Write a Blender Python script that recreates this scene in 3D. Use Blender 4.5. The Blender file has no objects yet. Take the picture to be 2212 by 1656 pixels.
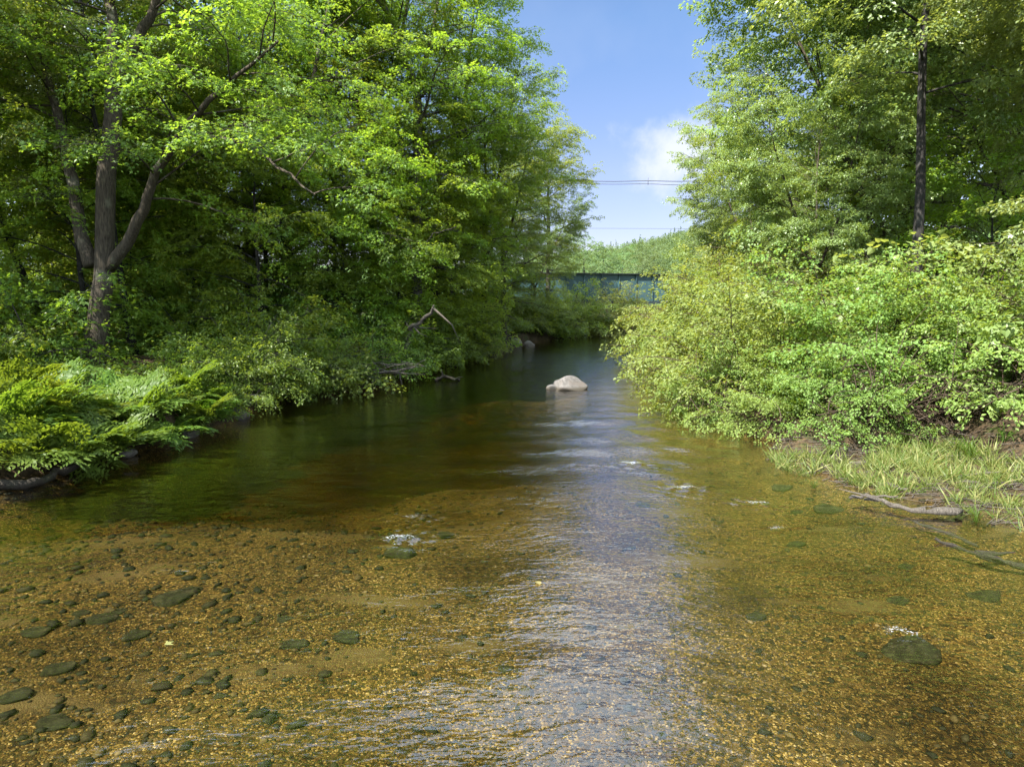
import bpy, math, random
import numpy as np
from mathutils import Vector, Matrix

C = bpy.context.scene.collection
SC = bpy.context.scene
PI = math.pi
rad = math.radians

# ------------------------------------------------------------------ camera numbers
CAM_H = 2.8
PITCH = rad(6.96)
F = 1475.0          # focal length in units of a 2212 px wide picture

def ray(px, py):
    a, b = (px - 1106) / F, (828 - py) / F
    return np.array([a, math.cos(PITCH) + b * math.sin(PITCH), -math.sin(PITCH) + b * math.cos(PITCH)])

def at(px, py, Y):
    d = ray(px, py)
    return np.array([0, 0, CAM_H]) + d * (Y / d[1])

def on_z(px, py, z=0.0):
    d = ray(px, py)
    return np.array([0, 0, CAM_H]) + d * ((z - CAM_H) / d[2])

# ------------------------------------------------------------------ tagging
def tag(o, label=None, cat=None, group=None, kind=None):
    if label: o['label'] = label
    if cat: o['category'] = cat
    if group: o['group'] = group
    if kind: o['kind'] = kind
    return o

def empty(name, loc=(0, 0, 0), rz=0.0, sc=1.0):
    o = bpy.data.objects.new(name, None)
    o.empty_display_size = 0.3
    C.objects.link(o)
    o.location = loc
    o.rotation_euler = (0, 0, rz)
    o.scale = (sc, sc, sc)
    return o

def copy_tree(root, loc, rz, sc, tilt=(0, 0)):
    r = root.copy(); C.objects.link(r)
    r.location = loc; r.rotation_euler = (tilt[0], tilt[1], rz)
    r.scale = sc if hasattr(sc, '__len__') else (sc, sc, sc)
    for ch in [c for c in bpy.data.objects if c.parent == root]:
        c = ch.copy(); C.objects.link(c); c.parent = r
    return r

# ------------------------------------------------------------------ mesh helpers
def norm(v):
    return v / np.maximum(np.linalg.norm(v, axis=-1, keepdims=True), 1e-9)

def mesh_from(name, V, polys, mat, parent=None, var=None, smooth=False):
    """polys: list of (n,k) int arrays"""
    me = bpy.data.meshes.new(name)
    V = np.asarray(V, dtype=np.float32)
    me.vertices.add(len(V))
    me.vertices.foreach_set('co', V.ravel())
    li = np.concatenate([p.ravel() for p in polys]).astype(np.int32)
    tot = np.concatenate([np.full(len(p), p.shape[1], np.int32) for p in polys])
    st = np.concatenate([[0], np.cumsum(tot)[:-1]]).astype(np.int32)
    me.loops.add(len(li)); me.loops.foreach_set('vertex_index', li)
    me.polygons.add(len(tot)); me.polygons.foreach_set('loop_start', st)
    me.polygons.foreach_set('loop_total', tot)
    me.polygons.foreach_set('use_smooth', np.full(len(tot), smooth))
    me.update(calc_edges=True)
    if var is not None:
        a = me.attributes.new('var', 'FLOAT', 'POINT')
        a.data.foreach_set('value', np.asarray(var, np.float32))
    me.materials.append(mat)
    o = bpy.data.objects.new(name, me)
    C.objects.link(o)
    if parent is not None: o.parent = parent
    return o

class Wood:
    def __init__(s): s.V, s.Q, s.T, s.n = [], [], [], 0
    def tube(s, pts, r0, r1=None, sides=6, rough=0.0, rng=None, flare=0.0):
        pts = np.asarray(pts, float)
        n = len(pts)
        if np.ndim(r0) == 0:
            rr = np.linspace(r0, r1 if r1 is not None else r0, n)
        else: rr = np.asarray(r0, float)
        t = norm(np.gradient(pts, axis=0))
        ref = np.array([0.31, 0.92, 0.23]) if abs(t[0] @ np.array([0, 0, 1.])) > .6 else np.array([0.05, 0.02, 1.])
        u = norm(np.cross(t, ref)); v = np.cross(t, u)
        a = np.arange(sides) * 2 * PI / sides
        m = np.ones((n, sides))
        if rough and rng is not None:
            m = 1 + rough * (rng.random((n, sides)) - .5) * 2
            lob = 0.10 * np.cos(3 * a + rng.random() * 6) + 0.07 * np.cos(5 * a + rng.random() * 6)
            m += lob[None, :] * (rough * 6)
        if flare:
            k = np.exp(-np.linspace(0, 1, n) * n * .9)
            m *= 1 + flare * k[:, None] * (0.7 + .5 * np.cos(4 * a + 1.0)[None, :])
        P = pts[:, None, :] + (rr[:, None] * m)[..., None] * (np.cos(a)[None, :, None] * u[:, None, :] + np.sin(a)[None, :, None] * v[:, None, :])
        idx = np.arange(n * sides).reshape(n, sides) + s.n
        q = np.stack([idx[:-1], np.roll(idx[:-1], -1, 1), np.roll(idx[1:], -1, 1), idx[1:]], -1).reshape(-1, 4)
        s.V.append(P.reshape(-1, 3)); s.Q.append(q)
        tip0 = pts[0]; tip1 = pts[-1] + t[-1] * rr[-1]
        s.V.append(np.array([tip0, tip1]))
        b = s.n + n * sides
        r_ = np.roll(idx[0], -1); s.T.append(np.stack([np.full(sides, b), r_, idx[0]], -1))
        r_ = np.roll(idx[-1], -1); s.T.append(np.stack([np.full(sides, b + 1), idx[-1], r_], -1))
        s.n = b + 2
    def build(s, name, mat, parent=None):
        return mesh_from(name, np.concatenate(s.V), [np.concatenate(s.Q), np.concatenate(s.T)], mat, parent, smooth=True)

TEMPLATES = {
    # (verts x lateral, y along, z normal), faces
    'kite': ([(0, 0, 0), (.40, .42, .07), (0, 1, -.08), (-.40, .42, .07)], [(0, 1, 2), (0, 2, 3)], None),
    'oval': ([(0, 0, 0), (.27, .25, .06), (.30, .58, .06), (0, 1, -.10), (-.30, .58, .06), (-.27, .25, .06)], None, [(0, 1, 2, 3), (0, 3, 4, 5)]),
    'lobed': ([(0, 0, 0), (.20, .50, .03), (0, 1, -.10), (-.20, .50, .03), (.60, .62, -.05), (-.60, .62, -.05)], [(0, 4, 1), (0, 3, 5)], [(0, 1, 2, 3)]),
    'heart': ([(0, 0.1, 0), (.34, -.02, .05), (.48, .35, .06), (0, 1, -.14), (-.48, .35, .06), (-.34, -.02, .05)], None, [(0, 1, 2, 3), (0, 3, 4, 5)]),
    'blade': ([(-.022, 0, 0), (.022, 0, 0), (.022, .5, .03), (0, 1, -.16), (-.022, .5, .03)], [(4, 2, 3)], [(0, 1, 2, 4)]),
    'pinna': ([(-.12, 0, 0), (.12, 0, 0), (.19, .5, .02), (0, 1, -.05), (-.19, .5, .02)], [(4, 2, 3)], [(0, 1, 2, 4)]),
}

class Leaves:
    def __init__(s): s.P, s.D, s.N, s.L, s.W = [], [], [], [], []
    def add(s, P, D, N, L, W):
        s.P.append(P); s.D.append(D); s.N.append(N); s.L.append(L); s.W.append(W)
    def count(s): return sum(len(p) for p in s.P)
    def build(s, name, mat, parent=None, shape='kite'):
        P, D, N = np.concatenate(s.P), norm(np.concatenate(s.D)), np.concatenate(s.N)
        L, W = np.concatenate(s.L), np.concatenate(s.W)
        S = norm(np.cross(D, N)); N = np.cross(S, D)
        tv, tris, quads = TEMPLATES[shape]
        T = np.array(tv); k = len(T)
        V = P[:, None, :] + L[:, None, None] * (T[None, :, 0:1] * S[:, None, :] + T[None, :, 1:2] * D[:, None, :] + T[None, :, 2:3] * N[:, None, :])
        base = (np.arange(len(P)) * k)[:, None, None]
        polys = []
        if tris: polys.append((np.array(tris)[None] + base).reshape(-1, 3))
        if quads: polys.append((np.array(quads)[None] + base).reshape(-1, 4))
        return mesh_from(name, V.reshape(-1, 3), polys, mat, parent, var=np.repeat(W, k))

def sprays(rng, lv, pos, d, R, n, leafL, flat=0.07, droop=0.25, up_mix=1.0):
    """flat fans of leaves at pos, heading d, radius R (arrays)"""
    pos, d, R = np.asarray(pos, float), norm(np.asarray(d, float)), np.asarray(R, float)
    M = len(pos)
    up = np.array([0, 0, 1.0])
    side = norm(np.cross(d, up) + 1e-4)
    upv = np.cross(side, d)
    roll = rng.normal(0, .35, M)[:, None]
    side, upv = side * np.cos(roll) + upv * np.sin(roll), upv * np.cos(roll) - side * np.sin(roll)
    rep = lambda a: np.repeat(a, n, axis=0)
    N_ = M * n
    a = rng.random(N_) ** .65
    b = rng.uniform(-1, 1, N_)
    wide = .62 * np.sin(PI * np.clip(a * .85 + .1, 0, 1))
    r = rep(R)
    P = rep(pos) + rep(d) * (a * r)[:, None] + rep(side) * (b * wide * r)[:, None] + rep(upv) * (rng.normal(0, flat, N_) * r)[:, None]
    P[:, 2] -= droop * r * (a ** 2 + .5 * b ** 2)
    D = rep(d) * .7 + rep(side) * (b * 1.1)[:, None] + rng.normal(0, .38, (N_, 3))
    D[:, 2] -= .32
    Nn = rep(upv) * up_mix + np.array([0, 0, .45]) + rng.normal(0, .42, (N_, 3))
    L = leafL * rng.uniform(.65, 1.25, N_)
    W = np.clip(rep(rng.random(M)) * .55 + rng.random(N_) * .45, 0, 1)
    lv.add(P, norm(D), norm(Nn), L, W)

def wander(rng, p0, az, el, L, n=7, droop=0.0, jit=.12):
    pts = [np.array(p0, float)]
    for i in range(n - 1):
        az += rng.normal(0, jit); el += rng.normal(0, jit * .6) - droop / n
        pts.append(pts[-1] + L / (n - 1) * np.array([math.cos(az) * math.cos(el), math.sin(az) * math.cos(el), math.sin(el)]))
    return np.array(pts)

def lerp_path(pts, s):
    x = s * (len(pts) - 1); i = min(int(x), len(pts) - 2); f = x - i
    return pts[i] * (1 - f) + pts[i + 1] * f, norm((pts[i + 1] - pts[i])[None])[0]

def dress_limb(rng, wood, lv, limb, r_limb, P, s0=.2):
    """side branches and leaf sprays along one limb"""
    L = np.linalg.norm(np.diff(limb, axis=0), axis=1).sum()
    k = max(2, int(L / P['gap']))
    pos, dr, RR = [], [], []
    def end_spray(p, d, R):
        pos.append(p); dr.append(d); RR.append(R)
    for i in range(k):
        s = s0 + (1 - s0) * (i + rng.random()) / k
        p, t = lerp_path(limb, min(s, 1))
        az = math.atan2(t[1], t[0]) + (1 if i % 2 else -1) * rng.uniform(.5, 1.35)
        el = math.asin(max(-1, min(1, t[2]))) * .45 + rng.uniform(-.35, .4)
        l = (rng.uniform(.28, .48) * L * (1.2 - s) + P['sub'])
        sub = wander(rng, p, az, el, l, 5, P['droop'], .16)
        wood.tube(sub, max(.006, r_limb * .35 * (1.1 - s)), .004, 4)
        m = max(1, int(l / P['sgap']))
        for j in range(m):
            q, tt = lerp_path(sub, .2 + .8 * (j + rng.random()) / m)
            az2 = math.atan2(tt[1], tt[0]) + (1 if j % 2 else -1) * rng.uniform(.2, 1.0)
            dd = np.array([math.cos(az2), math.sin(az2), tt[2] * .4 + rng.uniform(-.25, .12)])
            end_spray(q, dd, P['R'] * rng.uniform(.7, 1.25))
        end_spray(sub[-1] - (sub[-1] - sub[-2]) * .3, sub[-1] - sub[-2], P['R'] * rng.uniform(.8, 1.2))
    end_spray(limb[-1], limb[-1] - limb[-2], P['R'])
    keep = rng.random(len(pos)) < P.get('keep', 1.0)
    if keep.sum():
        sprays(rng, lv, np.array(pos)[keep], np.array(dr)[keep], np.array(RR)[keep], P['n'], P['leaf'], P.get('flat', .07))

def make_tree(name, seed, H, r0, base, Rmax, n_limbs, P, mat_leaf, mat_bark, shape='lobed', prof='oval', fork=None, el0=.34, top_el=1.15):
    rng = np.random.default_rng(seed)
    root = empty(name)
    wood, lv = Wood(), Leaves()
    n = 13
    top = H * .93 if not fork else H * fork[0]
    zz = np.linspace(-.3, top, n)
    wob = np.cumsum(rng.normal(0, .045 * top / n, (n, 2)), axis=0)
    tr = np.stack([wob[:, 0], wob[:, 1], zz], -1)
    if not fork:
        rr = r0 * (1 - np.linspace(0, 1, n) ** 1.1 * .93); axes = [(tr, rr, 1.0)]
    else:
        rr = r0 * (1 - np.linspace(0, 1, n) * .3); axes = [(tr, rr, .65)]
        a0 = rng.random() * 6.28
        for j in range(fork[1]):
            le = wander(rng, tr[-1] - [0, 0, .1], a0 + j * 2 * PI / fork[1] + rng.normal(0, .3), rng.uniform(1.05, 1.3), (H * .95 - top) * rng.uniform(.85, 1.08), 9, -.25, .09)
            axes.append((le, r0 * rng.uniform(.45, .62) * (1 - np.linspace(0, 1, 9) * .88), 1.0))
    ga = rng.random() * 6
    for ai, (path, rad_, share) in enumerate(axes):
        wood.tube(path, rad_, sides=12 if ai == 0 else 9, rough=.05, rng=rng, flare=.45 if ai == 0 else 0)
        m = int(n_limbs * share / (1 if not fork else fork[1] * .8))
        lo = base if ai == 0 and not fork else (base / fork[0] if ai == 0 else .12)
        for i in range(m):
            t = lo + (1 - lo) * (i + rng.random() * .8) / m
            p, _ = lerp_path(path, min(t, .999))
            f = min(max((p[2] / H - base) / (1 - base), .02), .98)
            if prof == 'oval': rp = (math.sin(PI * min(1, (f * .86 + .14))) ** .7)
            else: rp = (1 - f ** 2.2) ** .6 * (.75 + .25 * math.sin(PI * f))
            L = Rmax * rp * rng.uniform(.65, 1.15) + .4
            ga += 2.4 + rng.normal(0, .3)
            az = ga
            if ai and fork:
                o = path[-1][:2] - tr[-1][:2]; az = math.atan2(o[1], o[0]) + rng.uniform(-1.7, 1.7); L *= .85
            el = el0 + (top_el - el0) * f ** 1.1 + rng.normal(0, .14)
            limb = wander(rng, p, az, el, L / max(.55, math.cos(el) ** .5), 7, P['limb_droop'], .12)
            rl = max(.012, .42 * float(np.interp(t, np.linspace(0, 1, len(rad_)), rad_)) * (L / Rmax) ** .5)
            wood.tube(limb, rl, .008, 6)
            dress_limb(rng, wood, lv, limb, rl, P)
        if share == 1:
            lead = wander(rng, path[-1], ga, 1.3, H * .08, 4)
            dress_limb(rng, wood, lv, lead, .02, P)
    wood.build('trunk', mat_bark, root)
    lv.build('crown', mat_leaf, root, shape)
    return root

def make_thicket(name, seed, H, R, nb, n_leaf, leaf, mat_leaf, mat_bark, shape='oval', spray_R=.30, fill=260, sgap=.21):
    """many arching canes, each with side shoots and leaf sprays, so gaps and leafy arms show"""
    rng = np.random.default_rng(seed)
    root = empty(name)
    wood, lv = Wood(), Leaves()
    P = dict(gap=.30, sub=.28, droop=.5, sgap=sgap, R=spray_R, n=n_leaf, leaf=leaf, flat=.14)
    for i in range(nb):
        az = i * 2.4 + rng.normal(0, .25)
        b = np.array([*(rng.normal(0, .22 * R, 2)), -.2])
        out = rng.random() ** .6
        el = 1.5 - .95 * out + rng.normal(0, .08)
        L = (H * 1.12 * (1 - out) + math.hypot(H * .75, R * 1.05) * out) * rng.uniform(.82, 1.16)
        cane = wander(rng, b, az, el, L, 9, .35 + 1.15 * out, .10)
        cane[:, 2] = np.maximum(cane[:, 2], .08 - .25 * (np.arange(9) < 1))
        r_ = rng.uniform(.014, .030)
        wood.tube(cane, r_, .005, 5)
        dress_limb(rng, wood, lv, cane, r_, P, s0=.28)
    u = rng.normal(0, 1, (fill, 3)); u[:, 2] = np.abs(u[:, 2]) - .2; u = norm(u)
    pos = u * (rng.uniform(.35, .88, fill))[:, None] * np.array([R, R, H * .75]) + np.array([0, 0, H * .18]); pos[:, 2] = np.maximum(pos[:, 2], .06)
    sprays(rng, lv, pos, u + rng.normal(0, .4, (fill, 3)), np.full(fill, spray_R * 1.1), n_leaf, leaf, .12, .22, .8)
    wood.build('stem', mat_bark, root)
    lv.build('foliage', mat_leaf, root, shape)
    return root

# ------------------------------------------------------------------ materials
def new_mat(name):
    m = bpy.data.materials.new(name); m.use_nodes = True
    nt = m.node_tree; nt.nodes.clear()
    out = nt.nodes.new('ShaderNodeOutputMaterial')
    return m, nt, out

def N(nt, t, **kw):
    n = nt.nodes.new(t)
    for k, v in kw.items():
        if k in n.inputs: n.inputs[k].default_value = v
        else: setattr(n, k, v)
    return n

def ramp(nt, stops, interp='LINEAR'):
    r = nt.nodes.new('ShaderNodeValToRGB')
    cr = r.color_ramp; cr.interpolation = interp
    while len(cr.elements) > 1: cr.elements.remove(cr.elements[-1])
    cr.elements[0].position = stops[0][0]; cr.elements[0].color = (*stops[0][1], 1)
    for p, c in stops[1:]:
        e = cr.elements.new(p); e.color = (*c, 1)
    return r

def leaf_mat(name, lo, mid, hi, trans=.42, rough=.42, spec=.45, hue_j=.02):
    m, nt, out = new_mat(name)
    at_ = N(nt, 'ShaderNodeAttribute', attribute_name='var')
    rp = ramp(nt, [(0, lo), (.55, mid), (1, hi)])
    oi = N(nt, 'ShaderNodeObjectInfo')
    hs = N(nt, 'ShaderNodeHueSaturation')
    mr = N(nt, 'ShaderNodeMapRange'); mr.inputs['To Min'].default_value = .5 - hue_j; mr.inputs['To Max'].default_value = .5 + hue_j
    mv = N(nt, 'ShaderNodeMapRange'); mv.inputs['To Min'].default_value = .82; mv.inputs['To Max'].default_value = 1.15
    L = nt.links.new
    L(at_.outputs['Fac'], rp.inputs['Fac']); L(rp.outputs['Color'], hs.inputs['Color'])
    L(oi.outputs['Random'], mr.inputs['Value']); L(mr.outputs[0], hs.inputs['Hue'])
    L(oi.outputs['Random'], mv.inputs['Value']); L(mv.outputs[0], hs.inputs['Value'])
    bs = N(nt, 'ShaderNodeBsdfPrincipled', Roughness=rough)
    bs.inputs['Specular IOR Level'].default_value = spec
    L(hs.outputs['Color'], bs.inputs['Base Color'])
    mx = N(nt, 'ShaderNodeMix', data_type='RGBA', blend_type='MULTIPLY'); mx.inputs['Factor'].default_value = 1
    mx.inputs['B'].default_value = (2.35, 2.0, .85, 1)
    L(hs.outputs['Color'], mx.inputs['A'])
    tr = N(nt, 'ShaderNodeBsdfTranslucent'); L(mx.outputs['Result'], tr.inputs['Color'])
    ms = N(nt, 'ShaderNodeMixShader'); ms.inputs['Fac'].default_value = trans
    L(bs.outputs[0], ms.inputs[1]); L(tr.outputs[0], ms.inputs[2]); L(ms.outputs[0], out.inputs['Surface'])
    return m

def bark_mat(name, dark, light, moss=None, scale=1.0):
    m, nt, out = new_mat(name); L = nt.links.new
    tc = N(nt, 'ShaderNodeTexCoord'); mp = N(nt, 'ShaderNodeMapping'); mp.inputs['Scale'].default_value = (22 * scale, 22 * scale, 3.0 * scale)
    L(tc.outputs['Object'], mp.inputs['Vector'])
    n1 = N(nt, 'ShaderNodeTexNoise', Scale=1.6, Detail=6.0, Roughness=.65); L(mp.outputs[0], n1.inputs['Vector'])
    rp = ramp(nt, [(.3, dark), (.5, tuple((a + b) / 2 for a, b in zip(dark, light))), (.72, light)])
    L(n1.outputs['Fac'], rp.inputs['Fac'])
    n2 = N(nt, 'ShaderNodeTexNoise', Scale=2.3, Detail=4.0); L(tc.outputs['Object'], n2.inputs['Vector'])
    r2 = ramp(nt, [(.56, (0, 0, 0)), (.70, (1, 1, 1))]); L(n2.outputs['Fac'], r2.inputs['Fac'])
    mx = N(nt, 'ShaderNodeMix', data_type='RGBA'); L(r2.outputs['Color'], mx.inputs['Factor'])
    L(rp.outputs['Color'], mx.inputs['A']); mx.inputs['B'].default_value = (*(moss or light), 1)
    bs = N(nt, 'ShaderNodeBsdfPrincipled', Roughness=.85); L(mx.outputs['Result'], bs.inputs['Base Color'])
    bs.inputs['Specular IOR Level'].default_value = .2
    bp = N(nt, 'ShaderNodeBump', Strength=1.0, Distance=.05); L(n1.outputs['Fac'], bp.inputs['Height']); L(bp.outputs[0], bs.inputs['Normal'])
    L(bs.outputs[0], out.inputs['Surface'])
    return m

def rock_mat(name, lo, mid, hi, rough=.8, scale=9.0, blotch=None, spec=.3):
    m, nt, out = new_mat(name); L = nt.links.new
    tc = N(nt, 'ShaderNodeTexCoord')
    n1 = N(nt, 'ShaderNodeTexNoise', Scale=scale, Detail=8.0, Roughness=.7); L(tc.outputs['Object'], n1.inputs['Vector'])
    rp = ramp(nt, [(.32, lo), (.5, mid), (.68, hi)]); L(n1.outputs['Fac'], rp.inputs['Fac'])
    n2 = N(nt, 'ShaderNodeTexNoise', Scale=scale * .28, Detail=5.0, Roughness=.6); L(tc.outputs['Object'], n2.inputs['Vector'])
    r2 = ramp(nt, [(.5, (0, 0, 0)), (.64, (1, 1, 1))]); L(n2.outputs['Fac'], r2.inputs['Fac'])
    mx = N(nt, 'ShaderNodeMix', data_type='RGBA'); L(r2.outputs['Color'], mx.inputs['Factor'])
    L(rp.outputs['Color'], mx.inputs['A']); mx.inputs['B'].default_value = (*(blotch or mid), 1)
    bs = N(nt, 'ShaderNodeBsdfPrincipled', Roughness=rough); L(mx.outputs['Result'], bs.inputs['Base Color']); bs.inputs['Specular IOR Level'].default_value = spec
    bp = N(nt, 'ShaderNodeBump', Strength=.6, Distance=.02); L(n1.outputs['Fac'], bp.inputs['Height']); L(bp.outputs[0], bs.inputs['Normal'])
    L(bs.outputs[0], out.inputs['Surface'])
    return m

def var_mat(name, stops, rough=.75, noise=60.0):
    m, nt, out = new_mat(name); L = nt.links.new
    a = N(nt, 'ShaderNodeAttribute', attribute_name='var')
    rp = ramp(nt, stops); L(a.outputs['Fac'], rp.inputs['Fac'])
    tc = N(nt, 'ShaderNodeTexCoord')
    n1 = N(nt, 'ShaderNodeTexNoise', Scale=noise, Detail=4.0); L(tc.outputs['Object'], n1.inputs['Vector'])
    r2 = ramp(nt, [(.3, (.65, .65, .65)), (.7, (1.3, 1.3, 1.3))]); L(n1.outputs['Fac'], r2.inputs['Fac'])
    mx = N(nt, 'ShaderNodeMix', data_type='RGBA', blend_type='MULTIPLY'); mx.inputs['Factor'].default_value = 1
    L(rp.outputs['Color'], mx.inputs['A']); L(r2.outputs['Color'], mx.inputs['B'])
    bs = N(nt, 'ShaderNodeBsdfPrincipled', Roughness=rough); L(mx.outputs['Result'], bs.inputs['Base Color']); bs.inputs['Specular IOR Level'].default_value = .04
    L(bs.outputs[0], out.inputs['Surface'])
    return m

LF = {
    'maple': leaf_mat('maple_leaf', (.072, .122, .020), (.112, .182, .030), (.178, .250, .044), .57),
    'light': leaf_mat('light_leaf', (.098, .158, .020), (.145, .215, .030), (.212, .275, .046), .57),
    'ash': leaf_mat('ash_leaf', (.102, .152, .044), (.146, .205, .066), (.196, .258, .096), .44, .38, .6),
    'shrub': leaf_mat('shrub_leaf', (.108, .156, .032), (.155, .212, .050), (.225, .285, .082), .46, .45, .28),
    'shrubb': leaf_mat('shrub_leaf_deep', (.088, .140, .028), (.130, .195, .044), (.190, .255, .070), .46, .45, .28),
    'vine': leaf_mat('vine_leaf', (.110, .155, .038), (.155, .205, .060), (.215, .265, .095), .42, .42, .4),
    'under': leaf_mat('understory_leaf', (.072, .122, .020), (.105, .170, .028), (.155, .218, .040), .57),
    'fern': leaf_mat('fern_frond', (.050, .092, .012), (.076, .128, .017), (.110, .160, .026), .45, .5, .3),
    'grass': leaf_mat('grass_blade', (.07, .108, .022), (.12, .15, .036), (.23, .215, .085), .38, .5, .3),
    'far': leaf_mat('far_leaf', (.068, .112, .045), (.098, .152, .062), (.135, .190, .082), .35, .6, .2),
}
BARK = bark_mat('grey_bark', (.014, .011, .008), (.105, .085, .060), (.12, .115, .08))
BARK_D = bark_mat('dark_bark', (.010, .009, .008), (.050, .046, .040), (.075, .075, .064))
BARK_P = bark_mat('pale_bark', (.04, .036, .03), (.15, .135, .115), (.17, .165, .145))
TWIG = bark_mat('brown_twig', (.035, .022, .015), (.12, .085, .058), (.15, .115, .085), 3)
DRIFT = bark_mat('weathered_driftwood', (.055, .046, .035), (.16, .14, .115), (.12, .10, .078), 2)
WETWOOD = bark_mat('wet_wood', (.015, .012, .009), (.06, .05, .036), (.045, .045, .028), 2)
GRANITE = rock_mat('pale_granite', (.12, .10, .09), (.18, .16, .145), (.25, .23, .21), .85, 7, (.16, .125, .11))
BOULDER = rock_mat('boulder_granite', (.045, .041, .037), (.095, .087, .08), (.15, .139, .13), .85, 11, (.085, .072, .062))
def wet_band(m, z0, z1):
    nt = m.node_tree; bs = next(n for n in nt.nodes if n.type == 'BSDF_PRINCIPLED'); src = bs.inputs['Base Color'].links[0].from_socket
    ge = N(nt, 'ShaderNodeNewGeometry'); sx = N(nt, 'ShaderNodeSeparateXYZ'); nt.links.new(ge.outputs['Position'], sx.inputs[0])
    mr = N(nt, 'ShaderNodeMapRange'); mr.inputs['From Min'].default_value = z0; mr.inputs['From Max'].default_value = z1; nt.links.new(sx.outputs['Z'], mr.inputs['Value'])
    mx = N(nt, 'ShaderNodeMix', data_type='RGBA'); nt.links.new(mr.outputs[0], mx.inputs['Factor']); mx.inputs['A'].default_value = (.045, .038, .028, 1)
    nt.links.new(src, mx.inputs['B']); nt.links.new(mx.outputs['Result'], bs.inputs['Base Color'])
wet_band(BOULDER, .05, .12)
MOSSROCK = rock_mat('algae_rock', (.008, .009, .005), (.016, .016, .008), (.040, .036, .020), .95, 14, (.018, .020, .010), .03)
BANKROCK = rock_mat('bank_rock', (.045, .04, .032), (.085, .075, .062), (.14, .125, .105), .8, 8)

# ------------------------------------------------------------------ terrain
EY = np.array([-60, -20, 0, 5, 8, 10.3, 12, 13, 15.5, 19, 21.2, 22.5, 26, 35, 43.5, 47.5, 56, 70, 90, 140])
EL = np.array([-11, -10, -9.2, -8.5, -8.0, -7.6, -7.2, -7.0, -6.5, -6.6, -4.6, -4.0, -3.6, -.9, .4, 2.6, 8.4, 20, 45, 110])
ERY = np.array([-60, -20, 0, 5, 7.6, 8.4, 9.2, 10, 11.7, 13, 15.5, 19.5, 24.7, 27, 35, 47, 56, 70, 90, 140])
ER = np.array([10, 9, 7.6, 6.9, 6.3, 5.9, 5.5, 4.9, 4.5, 4.9, 4.6, 4.9, 5.2, 5.2, 6.5, 9.6, 16, 29, 55, 120])

def vnoise(x, y, f, seed):
    r = np.random.default_rng(seed)
    h = np.zeros_like(x)
    for i in range(9):
        a = r.random() * 6.28; k = f * r.uniform(.55, 1.7)
        h += np.sin(k * (math.cos(a) * x + math.sin(a) * y) + r.random() * 6.28 + 1.1 * np.sin(.6 * k * (math.cos(a + 1.3) * x + math.sin(a + 1.3) * y) + r.random() * 6.28))
    return h / 4.0

def sstep(a, b, x):
    t = np.clip((x - a) / (b - a), 0, 1); return t * t * (3 - 2 * t)

def g2(x, y, cx, cy, sx, sy):
    return np.exp(-((x - cx) / sx) ** 2 - ((y - cy) / sy) ** 2)

def ground_z(X, Y):
    X = np.asarray(X, float); Y = np.asarray(Y, float)
    wig = .22 * vnoise(X * 0 + 3, Y, 1.6, 5) + .12 * vnoise(X * 0 + 9, Y, 4, 6)
    l = np.interp(Y, EY, EL) + wig
    r = np.interp(Y, ERY, ER) + .8 * wig
    dl, dr = X - l, r - X                       # >0 inside the water
    d = np.minimum(dl, dr)
    n1 = vnoise(X, Y, .9, 1); n2 = vnoise(X, Y, 3.2, 2)
    depth = .24 + .05 * n1 + .78 * sstep(8.2, 12.2, Y - .25 * (X + 6) + .9 * n1 + .25 * n2) * sstep(1.6, 4.6, dr) + .35 * g2(X, Y, -2.8, 16, 3.2, 5)
    depth -= .78 * g2(X, Y, -.3, 21.2, 2.6, 1.0)
    depth += .35 * sstep(24, 30, Y)
    depth -= .10 * sstep(-2.5, -6, X) * sstep(9.5, 7.5, Y)
    inside = -np.maximum(depth, .07) * sstep(0, 1.0, dl) * (.25 + .75 * sstep(0, 1.6, dr)) + .012 * n2 - .02
    o = -d
    left = dl < dr
    bl = .55 * sstep(0, .5, o) + .5 * sstep(.4, 5, o) + .12 * n1 * sstep(.5, 3, o)
    bar = sstep(13.2, 12.0, Y) * sstep(6.5, 7.8, Y)
    br_n = .45 * sstep(0, .6, o) + .5 * sstep(.5, 4, o) + .1 * n1 * sstep(.5, 3, o)
    br_b = .10 * sstep(0, .8, o) + .05 * n2 * sstep(.2, 1, o) + .8 * sstep(2.6, 4.5, o)
    br = br_n * (1 - bar) + br_b * bar
    bank = np.where(left, bl, br) - .02 + .03 * n2 * sstep(.2, 1, o)
    z = np.where(d > 0, inside, bank)
    far = sstep(45, 130, np.abs(Y)) * sstep(6, 20, o)
    z = z + far * .6
    D = Y - 330
    hill = 50 * sstep(0, 420, D) * (1 + .12 * vnoise(X, Y, .012, 8) + .07 * vnoise(X, Y, .03, 9)) * (.72 + .75 * sstep(20, 260, X))
    return z + np.where(D > 0, hill, 0)

def gz(x, y): return float(ground_z(np.array([x]), np.array([y]))[0])

def grow(a, lim, q=1.18, s=.2):
    out = [a]
    while abs(out[-1]) < lim:
        s *= q; out.append(out[-1] + math.copysign(s, lim if a >= 0 else -1) * (1 if a >= 0 else 1))
    return out[1:]

def axis(lo, hi, step, lim_lo, lim_hi, q=1.16):
    core = np.arange(lo, hi + 1e-6, step)
    up, s, x = [], step, hi
    while x < lim_hi: s *= q; x += s; up.append(x)
    dn, s, x = [], step, lo
    while x > lim_lo: s *= q; x -= s; dn.append(x)
    return np.concatenate([dn[::-1], core, up])

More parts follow.
